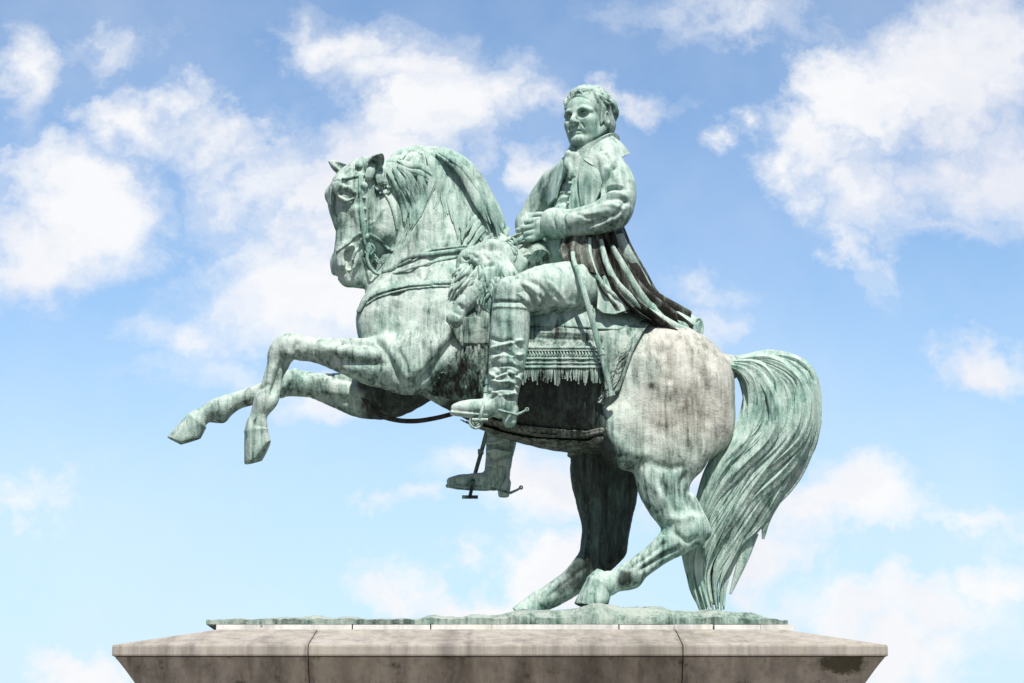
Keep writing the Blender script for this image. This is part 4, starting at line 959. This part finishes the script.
# --- breeches
f = fld(495, 250, 640, 372, -92, 92, .0105)
f.chain([(586, 292, 0, 27), (584, 272, 0, 24)], 4)
f.chain([(592, 289, 16, 28), (568, 289, 37, 27.5), (543, 291, 52, 25.5), (520, 297, 60, 20.5), (510, 306, 62, 17), (510, 318, 62, 16)], 6)
f.chain([(592, 292, -16, 28), (566, 302, -42, 27), (536, 322, -58, 24), (514, 345, -64, 19), (510, 362, -65, 16)], 6)
BS = [([[(500, 292), (514, 290), (530, 300), (536, 314)], 2.2, -2.6, 60],), ([[(522, 288), (534, 296), (540, 310)], 2.4, 2.2, 60],), ([[(528, 284), (542, 294), (550, 308)], 2.4, -2.2, 60],), ([[(545, 284), (556, 294), (566, 304)], 2.6, 1.8, 58],), ([[(540, 306), (552, 312), (568, 310)], 2.4, -2.4, 58],), ([[(548, 300), (562, 305), (580, 303)], 2.4, 1.8, 58],),
 ([[(556, 270), (562, 280), (562, 296)], 1.3, -2.0, 50],), ([[(572, 264), (576, 280), (576, 294)], 1.3, -1.8, 50],), ([[(504, 298), (518, 300), (530, 308)], 2.2, 1.8, 60],), ([[(514, 282), (526, 276), (544, 272)], 4, 1.2, 56],), ([[(536, 300), (546, 304), (556, 300)], 2, -1.6, 60],)]
o, *_ = field_obj('breeches', f, M['coat'], None, BS, 1); child(o, rider)
# --- boots
def boot(dx, dy, d, sc_, strokes, name='boot', label=None, heel=427):
    cx0 = 505; q = lambda x, y, dd, r, *a: (cx0+(x-cx0)*(1 if x < 486 else sc_)+dx, y+dy, d+dd, r*sc_, *a)
    f = fld(444+dx, 285+dy, 540+dx, 430+dy, d-30, d+30, .0088)
    f.chain([q(512, 297, 0, 17.5), q(511, 312, 0, 19.5), q(510, 330, 0, 20), q(508.5, 350, 0, 19.5), q(506.5, 368, 0, 18.3), q(504, 384, 0, 16.5), q(502, 396, 0, 15.5), q(501, 404, 0, 14)], 2)
    f.chain([q(512, 296, 0, 20.3), q(512, 302, 0, 20.3)], 1.5)
    f.chain([q(503, 404, 0, 13, .85), q(492, 407, 1, 10.5, 1), q(478, 407.5, 3, 8.5, 1.15), q(464, 408, 5, 7.6, 1.2), q(456, 408.5, 6, 5.4, 1.15)], 5)
    f.chain([q(510, 410, -1, 8.5), q(509.5, 421, -1, 7.0)], 1)
    f.chain([q(452, 413, 6, 2.2, 2.6), q(468, 415, 5, 2.2, 3.6), q(486, 416, 2, 2.2, 3.2), q(499, 416, 0, 2.2, 3)], 1)
    f.chain([q(494, 422, -20, 5.0), q(494, 422, 20, 5.0)], 1.5, 'sub'); f.F = np.maximum(f.F, -(f.Z-f32(P(500+dx, heel+dy, d)[2])))
    o, v_, n_, q_ = field_obj(name, f, M['cloth'], None, strokes, 1, label=label); return child(o, rider)
NB = [([[(490, 304), (510, 307), (531, 306)], 1.5, -2.2, 62],), ([[(490, 309), (510, 312), (531, 311)], 1.5, 1.2, 62],)]
for i, (ya, yb, am) in enumerate(((338, 352, -1.6), (350, 343, 1.8), (353, 362, -2.4), (366, 356, 2.2), (362, 373, -2.2), (372, 384, 2.4), (384, 371, -2.6), (380, 394, 2.2), (395, 383, -2.4), (391, 403, 2.0), (403, 396, -2.0))):
    c_ = 506+3*math.sin(i*2.3); NB.append(([[(488, ya), (c_-6, (ya+yb)/2+3*math.sin(i*1.7)), (c_+6, (ya+yb)/2-2*math.sin(i*2.9)), (524, yb)], 1.6, am*1.25, 64],))
NB += [([[(494, 318), (498, 335), (496, 350)], 3, -1.2, 64],), ([[(520, 318), (522, 336), (518, 350)], 3, 1.2, 64],), ([[(492, 366), (502, 374), (512, 372)], 2, -2.2, 64],), ([[(500, 352), (510, 358), (518, 368)], 2, -2.0, 64],)]
boot(0, 0, 62, 1, NB, label='tall wrinkled riding boot with spur')
FB = []
for i, (ya, am) in enumerate(((437, -2.6), (443, 2.4), (449, -3.4), (455, 3.0), (460, -3.6), (466, 3.0), (471, -3.2))):
    FB.append(([[(484, ya), (495, ya+3*math.sin(i*1.7)), (506, ya-3*math.sin(i*2.2)), (516, ya-3)], 1.7, am, -66],))
boot(-5, 73, -66, .82, FB, heel=424)
mb = MB()
for dx, dy, d in ((0, 0, 62), (-6, 78, -66)):
    mb.lock([(498+dx, 410+dy, d+15), (510+dx, 413+dy, d+10), (517+dx, 415+dy, d), (510+dx, 413+dy, d-10), (498+dx, 410+dy, d-15)], [1.3]*5, 7); mb.lock([(516+dx, 415+dy, d), (523+dx, 412+dy, d), (527+dx, 409.5+dy, d)], [1.5, 1.2, 1.0], 7)
    n = 12; mb.lock([(527+dx+1.5*math.cos(2*PI*i/n), 409.5+dy+1.5*math.sin(2*PI*i/n), d) for i in range(n+1)], [.8]*(n+1), 6, 1, 1)
    globals()['MBS'] = mb
    child(mb.obj('spur', M['strap'], None), rider); mb = MB()
# --- stirrups
for dx, dy, d, top in ((0, 0, 62, (489, 374, 56)), (-10, 77, -66, (494, 400, -60))):
    mb = MB()
    for s in (1, -1):
        mb.lock([(485+dx, 396+dy, d), (484+dx, 401+dy, d+8*s), (482+dx, 410+dy, d+15*s), (480+dx, 419+dy, d+13*s)], [1.6, 1.7, 1.8, 1.8], 8)
    mb.lock([(474+dx, 420.5+dy, d-13), (474+dx, 420.5+dy, d+13)], [1.6, 1.6], 8, 1, 2); mb.lock([(486+dx, 420.5+dy, d-13), (486+dx, 420.5+dy, d+13)], [1.6, 1.6], 8, 1, 2)
    mb.lock([(472+dx, 420+dy, d+13), (488+dx, 420+dy, d+13)], [1.8, 1.8], 8, 1, 2); mb.lock([(472+dx, 420+dy, d-13), (488+dx, 420+dy, d-13)], [1.8, 1.8], 8, 1, 2); mb.lock([(480+dx, 420.5+dy, d-13), (480+dx, 420.5+dy, d+13)], [1.6, 1.6], 8, 1, 2)
    st = child(mb.obj('stirrup', M['blanket'] if d < 0 else M['strap'], None), statue)
    mb = MB(); m_ = ((top[0]+485+dx)/2+1, (top[1]+396+dy)/2, (top[2]+d)/2)
    mb.lock([top, m_, (485+dx, 397+dy, d)], [2.2, 2.2, 2.0], 8, .6)
    for t in (.35, .7): 
        x, y, z = [top[k]*(1-t)+(485+dx, 397+dy, d)[k]*t for k in range(3)]; mb.lock([(x, y-2.5, z), (x, y+2.5, z)], [3, 3], 8, 1, 2)
    child(mb.obj('stirrup_leather', M['blanket'] if d < 0 else M['strap'], None), st)
# --- sword and its belt
mb = MB()
mb.lock([(576, 266, 65), (583, 288, 69), (590, 312, 69), (600, 350, 68), (607, 376, 67), (612, 397, 65)], [2.2, 2.7, 2.8, 2.7, 2.4, 2.0], 12, .6, 6)
for (x, y, d) in ((589.5, 308, 68), (601, 353, 68), (611.5, 394, 65)): mb.lock([(x-.6, y-2, d), (x+.6, y+2, d)], [3.5, 3.4], 12, .65, 2)
sw = child(mb.obj('scabbard', M['strap'], None), statue)
mb = MB(); mb.lock([(576, 267, 65), (574, 261, 60), (573, 256, 52), (573, 253, 44)], [2.4, 2.4, 2.2, 2.6], 10, .8)
child(mb.obj('hilt', M['strap'], None), sw)
mb = MB(); mb.lock([(560, 250, 34), (572, 257, 38), (586, 262, 38), (598, 262, 34)], [2.4]*4, 8, .5); mb.lock([(574, 257, 38), (578, 268, 48), (584, 284, 62)], [1.6]*3, 8, .6)
child(mb.obj('sword_belt', M['coat'], None), rider)
# ================================================================== PEDESTAL, BASE PLATE, GROUND
def stone(name, base, stain=0.5, moss=0.0, joints=False, spots=()):
    m, nt, b = newmat(name); g = NT(nt)
    geo = g.n('ShaderNodeNewGeometry'); pos = geo.outputs['Position']
    n1 = g.noise(pos, 1.1, 6, .6); n2 = g.noise(pos, 9, 6, .6); fine = g.noise(pos, 90, 3, .6)
    st = g.noise(g.vmath('MULTIPLY', pos, (7, 7, .55)), 1.0, 6, .6, .3); st2 = g.noise(g.vmath('MULTIPLY', pos, (26, 26, 1.2)), 1.0, 5, .6)
    e = g.math('ADD', g.math('MULTIPLY', n1, .35), g.math('ADD', g.math('MULTIPLY', n2, .22), g.math('ADD', g.math('MULTIPLY', st, .55*stain*2), g.math('MULTIPLY', st2, .3*stain*2))))
    tot = .35+.22+.55*stain*2+.3*stain*2
    e = g.math('DIVIDE', e, tot)
    c = g.ramp(e, [(.30, tuple(x*.33 for x in base)), (.44, tuple(x*.68 for x in base)), (.55, base), (.75, tuple(min(1, x*1.18) for x in base))])
    c = g.mix(g.math('MULTIPLY', g.math('SUBTRACT', g.noise(pos, 3.0, 4, .6), .45), 1.6, clamp=True), c, (base[0]*.92, base[1]*.90, base[2]*.78))
    run = g.math('MULTIPLY', g.math('SUBTRACT', g.noise(g.vmath('MULTIPLY', pos, (2.1, .4, .12)), 1.0, 6, .72, .2), .52), 7.0, clamp=True)
    run = g.math('MULTIPLY', run, g.math('MULTIPLY_ADD', g.noise(g.vmath('MULTIPLY', pos, (30, 30, 2.0)), 1.0, 3, .6), 1.2, .1))
    c = g.mix(g.math('MULTIPLY', run, .85*stain, clamp=True), c, tuple(x*.16 for x in base))
    if spots:   # old run-off stains at fixed places along the block
        sx_ = g.n('ShaderNodeSeparateXYZ'); g.l(pos, sx_.inputs[0]); acc = None
        jit = g.math('MULTIPLY', g.math('SUBTRACT', g.noise(g.vmath('MULTIPLY', pos, (9, 9, .5)), 1.0, 5, .7), .5), .22)
        for px_, w_, a_ in spots:
            x0 = P(px_, 650, 175)[0]
            t_ = g.math('MULTIPLY', g.math('SUBTRACT', 1.0, g.math('DIVIDE', g.math('ABSOLUTE', g.math('ADD', g.math('SUBTRACT', sx_.outputs[0], x0), jit)), w_)), a_*1.6, clamp=True)
            acc = t_ if acc is None else g.math('MAXIMUM', acc, t_)
        acc = g.math('MULTIPLY', acc, g.math('MULTIPLY_ADD', st2, 1.5, -.1), clamp=True)
        c = g.mix(g.math('MULTIPLY', acc, .8), c, (base[0]*.13, base[1]*.12, base[2]*.12))
    if moss:
        mp = P(845, 662, 172)
        md = g.math('SUBTRACT', 1.0, g.math('DIVIDE', g.vmath('LENGTH', g.vmath('MULTIPLY', g.vmath('SUBTRACT', pos, tuple(mp)), (1.0, 1.0, 2.2))), .42), clamp=True)
        md = g.math('MULTIPLY', g.math('SUBTRACT', g.math('ADD', md, g.noise(pos, 9, 6, .7)), .92), 5.0, clamp=True)
        c = g.mix(g.math('MULTIPLY', md, .85), c, (.055, .052, .012))
        sp = g.n('ShaderNodeSeparateXYZ'); g.l(pos, sp.inputs[0])
        mm = g.math('MULTIPLY', g.math('SUBTRACT', g.noise(pos, 5.5, 7, .68), .60-moss), 9.0, clamp=True)
        c = g.mix(g.math('MULTIPLY', mm, .8), c, (.07, .07, .025))
    g.l(c, b.inputs['Base Color']); b.inputs['Roughness'].default_value = .88
    bp = g.n('ShaderNodeBump'); bp.inputs['Strength'].default_value = .35; bp.inputs['Distance'].default_value = .01
    g.l(g.math('ADD', g.math('MULTIPLY', n2, .6), fine), bp.inputs['Height']); g.l(bp.outputs[0], b.inputs['Normal'])
    return m
M['stone_top'] = stone('pale limestone slab', (.455, .415, .365), .6, spots=[(448, .14, .5), (468, .05, .5), (640, .2, .3), (683, .02, .6), (308, .02, .6)])
SPOTS = [(455, .22, .9), (520, .12, .6), (590, .45, .55), (660, .20, .6), (310, .05, .8), (683, .05, .8), (345, .10, .4), (745, .10, .35)]
M['stone'] = stone('streaked limestone', (.66, .57, .465), .75, 0.03, spots=SPOTS)
M['mortar'] = stone('white mortar bed', (.80, .79, .76), .30)
M['paving'] = stone('grey stone paving', (.14, .13, .12), .2)
M['joint'] = stone('dark joint', (.10, .085, .075), .5)
# heights
PXC = 500.0
Z_in = P(500, 628, 92)[2]                   # top bed of the cornice, front edge at d=92
D_OUT = 175.0                               # front of the cornice
z_edge = P(500, 645.0, D_OUT)[2]; z_fas = P(500, 656.0, D_OUT)[2]
XL, XR = P(112, 645, D_OUT)[0], P(888, 645, D_OUT)[0]
xc = (XL+XR)/2; hx = (XR-XL)/2
xi0, xi1 = P(190, 628, 92)[0], P(802, 628, 92)[0]
inset = 0.83
pedestal = empty('stone_pedestal', (xc, 0, 0), 'tall streaked limestone pedestal with projecting cornice under the statue', 'pedestal')
def rect(hx_, hy_, z): return [(xc-hx_, -hy_, z), (xc+hx_, -hy_, z), (xc+hx_, hy_, z), (xc-hx_, hy_, z)]
hy = D_OUT/100
def stack(levels):
    v, f = [], []
    for L in levels: v += rect(*L)
    for i in range(len(levels)-1):
        for j in range(4): f.append((i*4+j, i*4+(j+1) % 4, (i+1)*4+(j+1) % 4, (i+1)*4+j))
    f.append((3, 2, 1, 0)); t = (len(levels)-1)*4; f.append((t, t+1, t+2, t+3)); return v, f
def block_course(name, levels, mat, cuts, jw=0.009, wob=0.0):
    """a course of cut stones: the profile sliced at the joints, each stone a little eased at its arrises"""
    v, f = stack(levels); bm = bmesh.new(); vs_ = [bm.verts.new(p) for p in v]; [bm.faces.new([vs_[i] for i in q]) for q in f]
    bmesh.ops.recalc_face_normals(bm, faces=bm.faces)
    bmesh.ops.bevel(bm, geom=[e for e in bm.edges if e.calc_face_angle(0) > .5], offset=.016, segments=2, affect='EDGES', profile=.6)
    me = bpy.data.meshes.new(name); allv = bmesh.new(); xs = [-1e3]+cuts+[1e3]
    for i in range(len(xs)-1):
        b2 = bm.copy()
        for x, sgn in ((xs[i]+jw/2, -1), (xs[i+1]-jw/2, 1)):
            if abs(x) < 900:
                r = bmesh.ops.bisect_plane(b2, geom=b2.verts[:]+b2.edges[:]+b2.faces[:], plane_co=(x, 0, 0), plane_no=(sgn, 0, 0), clear_outer=True)
                ed = [e for e in r['geom_cut'] if isinstance(e, bmesh.types.BMEdge)]
                bmesh.ops.holes_fill(b2, edges=ed)
        tmp = bpy.data.meshes.new('tmp'); b2.to_mesh(tmp); allv.from_mesh(tmp); bpy.data.meshes.remove(tmp); b2.free()
    allv.to_mesh(me); allv.free(); bm.free(); me.materials.append(mat)
    o = bpy.data.objects.new(name, me); COL.objects.link(o); return child(o, pedestal)
cuts = [P(308, 650, D_OUT)[0], P(683, 650, D_OUT)[0]]
levels = [(hx-.02, hy-.02, z_fas+.0), (hx, hy, z_fas+.012), (hx, hy, z_edge), (hx-inset, hy-inset, Z_in)]
block_course('cornice_slab', [(hx, hy, z_fas), (hx, hy, z_edge), (hx-inset+.02, hy-inset+.02, Z_in-.015), (hx-inset, hy-inset, Z_in-.015)], M['stone_top'], cuts)
# cavetto moulding under the slab, hollow curve drawing in to the shaft
lv = []
for i in range(13):
    a = i/12*PI/2; dp = .62*i/12; ins_ = .02+.42*(dp/.62)**.92; lv.append((hx-ins_, hy-ins_, z_fas-.004-dp))
lv = lv[::-1]
block_course('cornice_moulding', lv, M['stone'], cuts)
zb = lv[0][2]; sx, sy = lv[0][0]-.06, lv[0][1]-.06
block_course('shaft', [(sx, sy, .62), (sx, sy, zb-.003)], M['stone'], cuts)
block_course('plinth_course', [(sx+.35, sy+.35, 0.0), (sx+.35, sy+.35, .46), (sx+.05, sy+.05, .615)], M['stone'], cuts)
# mortar bed and bronze shims between stone and bronze
ZB = P(500, 618.5, 80)[2]; bx0, bx1 = P(206, 620, 80)[0], P(788, 620, 80)[0]
rm = random.Random(3); mb = MB(); x = bx0+.10
while x < bx1+.02:
    w = rm.uniform(.25, .9); x2 = min(x+w, bx1+.04)
    mb.box((x, -.82-rm.uniform(-.012, .012), Z_in-.015), (x2, .8, ZB-.058)); x = x2+rm.choice([.001, .002, .012])
child(mb.obj('mortar_bed', M['mortar'], None, False), pedestal)
for px in (262, 470, 700, 714): 
    mb = MB(); x = P(px, 622, 82)[0]; h0 = rm.choice([0, .0, .04]); mb.box((x-rm.uniform(.004, .012), -.826, Z_in-.013+h0), (x+rm.uniform(.002, .008), -.79, ZB-.055)); child(mb.obj('shim', M['plate'], None, False), pedestal)

# bronze terrain plate
def hgt(x, y):
    px = 512+x*100*1.02
    m = math.exp(-((px-612)/62)**4)*(.195-.02*math.cos(px*.11))*max(0, 1-abs(y)/1.0)**.55
    m2 = math.exp(-((px-700)/60)**4)*.12*max(0, 1-abs(y)/.9)**.6
    m3 = math.exp(-((px-530)/40)**2)*.15*max(0, 1-abs(y)/.9)**.6
    e = min(1, (x-bx0)/.25, (bx1-x)/.5)
    return max(m, m2, m3)*1.0+.012*math.sin(x*5+y*3)+.008*math.sin(x*17+1)+.03*e
mb = MB(); nx, ny = 220, 60; top = []
for i in range(nx+1):
    for j in range(ny+1):
        x = bx0+(bx1-bx0)*i/nx; t = 2*j/ny-1; y = .80*t; ed = max(0, 1-abs(t))*ny/2
        z = ZB-.012+hgt(x, y)*min(1, .25+ed*.25)
        if ed < .5: y += .008*math.sin(x*13)
        z += .018*mnoise.noise((x*6, y*6, 0))+.010*mnoise.noise((x*22, y*22, 3)); top.append((x, y, z))
v = top+[(p[0], p[1], ZB-.052) for p in top]; o_ = len(top); f = []
for i in range(nx):
    for j in range(ny):
        a, b2, c2, d2 = i*(ny+1)+j, (i+1)*(ny+1)+j, (i+1)*(ny+1)+j+1, i*(ny+1)+j+1
        f.append((a, b2, c2, d2)); f.append((o_+d2, o_+c2, o_+b2, o_+a))
rim = [i*(ny+1) for i in range(nx+1)]+[nx*(ny+1)+j for j in range(1, ny+1)]+[i*(ny+1)+ny for i in range(nx-1, -1, -1)]+[j for j in range(ny-1, 0, -1)]
for q in range(len(rim)): a, b2 = rim[q], rim[(q+1) % len(rim)]; f.append((b2, a, o_+a, o_+b2))
mb.add(v, f)
plate = mb.obj('base_plate', M['plate'], None); child(plate, statue)
# ground
mb = MB(); mb.add([(-3000, -3000, 0), (3000, -3000, 0), (3000, 3000, 0), (-3000, 3000, 0)], [(0, 1, 2, 3)])
go = mb.obj('ground', M['paving'], None, False); go['kind'] = 'structure'
# ================================================================== LIGHT AND SKY
def world():
    w = bpy.data.worlds.new('World'); sc.world = w; w.use_nodes = True; nt = w.node_tree; nt.nodes.clear(); g = NT(nt)
    out = g.n('ShaderNodeOutputWorld'); bg = g.n('ShaderNodeBackground'); g.l(bg.outputs[0], out.inputs[0])
    sky = g.n('ShaderNodeTexSky', sky_type='NISHITA'); sky.sun_disc = False
    sky.sun_elevation = SUN_EL; sky.sun_rotation = SUN_ROT; sky.air_density = 1.0; sky.dust_density = 0.6; sky.ozone_density = 1.6
    tc = g.n('ShaderNodeTexCoord'); dr = tc.outputs['Generated']
    sp = g.n('ShaderNodeSeparateXYZ'); g.l(dr, sp.inputs[0])
    # sky directions as slopes east/north and up/north (fixed to the world)
    yy = g.math('MAXIMUM', g.math('ABSOLUTE', sp.outputs[1]), 0.05)
    u = g.math('DIVIDE', sp.outputs[0], yy); v = g.math('DIVIDE', sp.outputs[2], yy)
    cb = g.n('ShaderNodeCombineXYZ'); g.l(u, cb.inputs[0]); g.l(v, cb.inputs[1])
    fl = g.math('MULTIPLY_ADD', g.math('GREATER_THAN', sp.outputs[1], 0.0), -7.0, 7.0); g.l(fl, cb.inputs[2])
    uv = cb.outputs[0]
    wn = g.noise(uv, 7.0, 6, 0.6, 0, 1); wn2 = g.noise(uv, 26.0, 5, 0.65, 0, 1)
    w1 = g.vmath('MULTIPLY', g.vmath('SUBTRACT', wn, (.5, .5, .5)), (.17, .13, 0)); w2 = g.vmath('MULTIPLY', g.vmath('SUBTRACT', wn2, (.5, .5, .5)), (.075, .05, 0))
    q = g.vmath('ADD', g.vmath('ADD', uv, w1), w2)
    acc = None
    def slope(px, py):
        d = AF*FPX+AR*(px-512.0)+AU*(341.5-py); return d[0]/d[1], d[2]/d[1]
    for (px, py, rx, ry, s) in CLOUDS:
        cu, cv = slope(px, py)
        dv = g.vmath('MULTIPLY', g.vmath('SUBTRACT', q, (cu, cv, 0)), (FPX/rx, FPX/ry, 0))
        x = g.math('MULTIPLY', g.math('SUBTRACT', 1.0, g.vmath('LENGTH', dv)), s)
        acc = x if acc is None else g.math('MAXIMUM', acc, x)
    fb = g.noise(g.vmath('MULTIPLY', q, (1, 1.5, 1)), 12.0, 9, 0.66, .5)
    dn = g.math('ADD', acc, g.math('MULTIPLY', g.math('SUBTRACT', fb, 0.5), 1.35))
    mr = g.n('ShaderNodeMapRange', interpolation_type='SMOOTHSTEP'); g.l(dn, mr.inputs[0]); mr.inputs[1].default_value = -0.42; mr.inputs[2].default_value = 0.95
    veil = g.math('MULTIPLY', g.math('SUBTRACT', g.noise(uv, 5.0, 6, .6), 0.37), 1.5, clamp=True)
    dens = g.math('MAXIMUM', mr.outputs[0], g.math('MULTIPLY', veil, .50), clamp=True)
    # clouds: bright, faintly lilac in their thick parts
    shade = g.noise(g.vmath('ADD', q, (0.02, 0.03, 0)), 9.0, 6, .6)
    cc = g.ramp(shade, [(0.30, CL_LO), (0.55, CL_HI), (0.8, CL_HI)])
    north = g.n('ShaderNodeMapRange', interpolation_type='SMOOTHSTEP'); g.l(sp.outputs[1], north.inputs[0]); north.inputs[1].default_value = -.15; north.inputs[2].default_value = .75
    tint = g.mix(1.0, sky.outputs[0], g.mix(north.outputs[0], (.42, .45, .50), SKYTINT[:3]), 'MULTIPLY')  # unseen sky behind the camera dimmed, cutting fill on the statue
    low = g.n('ShaderNodeMapRange', interpolation_type='SMOOTHSTEP'); g.l(v, low.inputs[0]); low.inputs[1].default_value = .34; low.inputs[2].default_value = .02; low.inputs[3].default_value = 0; low.inputs[4].default_value = .85
    lift = g.mix(g.math('MULTIPLY', low.outputs[0], north.outputs[0]), tint, (5.2, 7.0, 8.3))
    g.l(g.mix(g.math('MULTIPLY', dens, .96), lift, cc), bg.inputs[0])
    bg.inputs[1].default_value = SKYK
SUN_EL = math.radians(56); SUN_AZ = math.radians(168)     # clockwise from +Y
SUN_ROT = SUN_AZ
SKYK = 0.10
SKYTINT = (1.42, 1.56, 1.62, 1); SKYLIFT = (0, 0, 0, 1)
CL_HI = (8.5, 8.5, 8.6); CL_LO = (7.2, 7.35, 8.0)
CLOUDS = [(75, 205, 120, 75, 1.5), (20, 250, 90, 60, 1.2), (160, 115, 60, 50, 1.0), (25, 60, 55, 80, .9), (240, 125, 90, 28, .6), (130, 30, 40, 30, .4), (290, 170, 60, 90, .6),
          (300, 300, 130, 75, 1.3), (330, 220, 80, 90, 1.1), (260, 250, 60, 60, .8), (430, 110, 80, 110, 1.2), (345, 20, 70, 48, 1.0), (400, 40, 80, 60, 1.0), (490, 90, 50, 60, .8), (540, 95, 40, 25, .5), (380, 180, 90, 80, 1.0),
          (960, 60, 120, 90, 1.5), (870, 70, 90, 75, 1.4), (820, 130, 80, 60, 1.2), (790, 165, 60, 40, 1.0), (880, 170, 70, 60, .9), (860, 215, 25, 60, .5), (990, 150, 80, 70, 1.0), (725, 125, 32, 26, .7), (740, 5, 110, 26, .6), (960, 215, 60, 16, .4),
          (1000, 350, 75, 40, 1.2), (530, 195, 45, 45, 1.1), (630, 92, 36, 14, .5), (690, 285, 50, 16, .35), (700, 315, 40, 24, .5),
          (560, 490, 110, 70, 1.4), (470, 600, 90, 36, 1.4), (560, 590, 80, 34, 1.4), (390, 605, 50, 26, 1.0), (820, 520, 120, 50, 1.2), (760, 570, 70, 40, 1.1), (960, 530, 90, 22, .6), (900, 620, 130, 40, 1.0), (970, 590, 50, 30, .9), (900, 665, 90, 40, 1.0), (1000, 640, 60, 30, .4),
          (100, 668, 50, 34, 1.2), (40, 505, 45, 22, .5), (400, 512, 24, 12, .5), (470, 475, 50, 25, .5), (300, 405, 60, 26, .9), (205, 385, 60, 20, .3), (185, 345, 60, 26, .6), (690, 490, 40, 60, .8)]
world()
sl = bpy.data.lights.new('sun', 'SUN'); sl.energy = 4.7; sl.angle = math.radians(0.6); sl.color = (1.0, 0.96, 0.90)
so = bpy.data.objects.new('sun', sl); COL.objects.link(so)
sd = Vector((math.sin(SUN_AZ)*math.cos(SUN_EL), math.cos(SUN_AZ)*math.cos(SUN_EL), math.sin(SUN_EL)))
so.rotation_euler = (-sd).to_track_quat('-Z', 'Y').to_euler(); so.location = (0, -10, 20)
vs = sc.view_settings; vs.view_transform = 'Standard'; vs.look = 'None'; vs.exposure = 0.20; vs.gamma = 1.0
print('script time %.0fs' % (time.time()-T0))
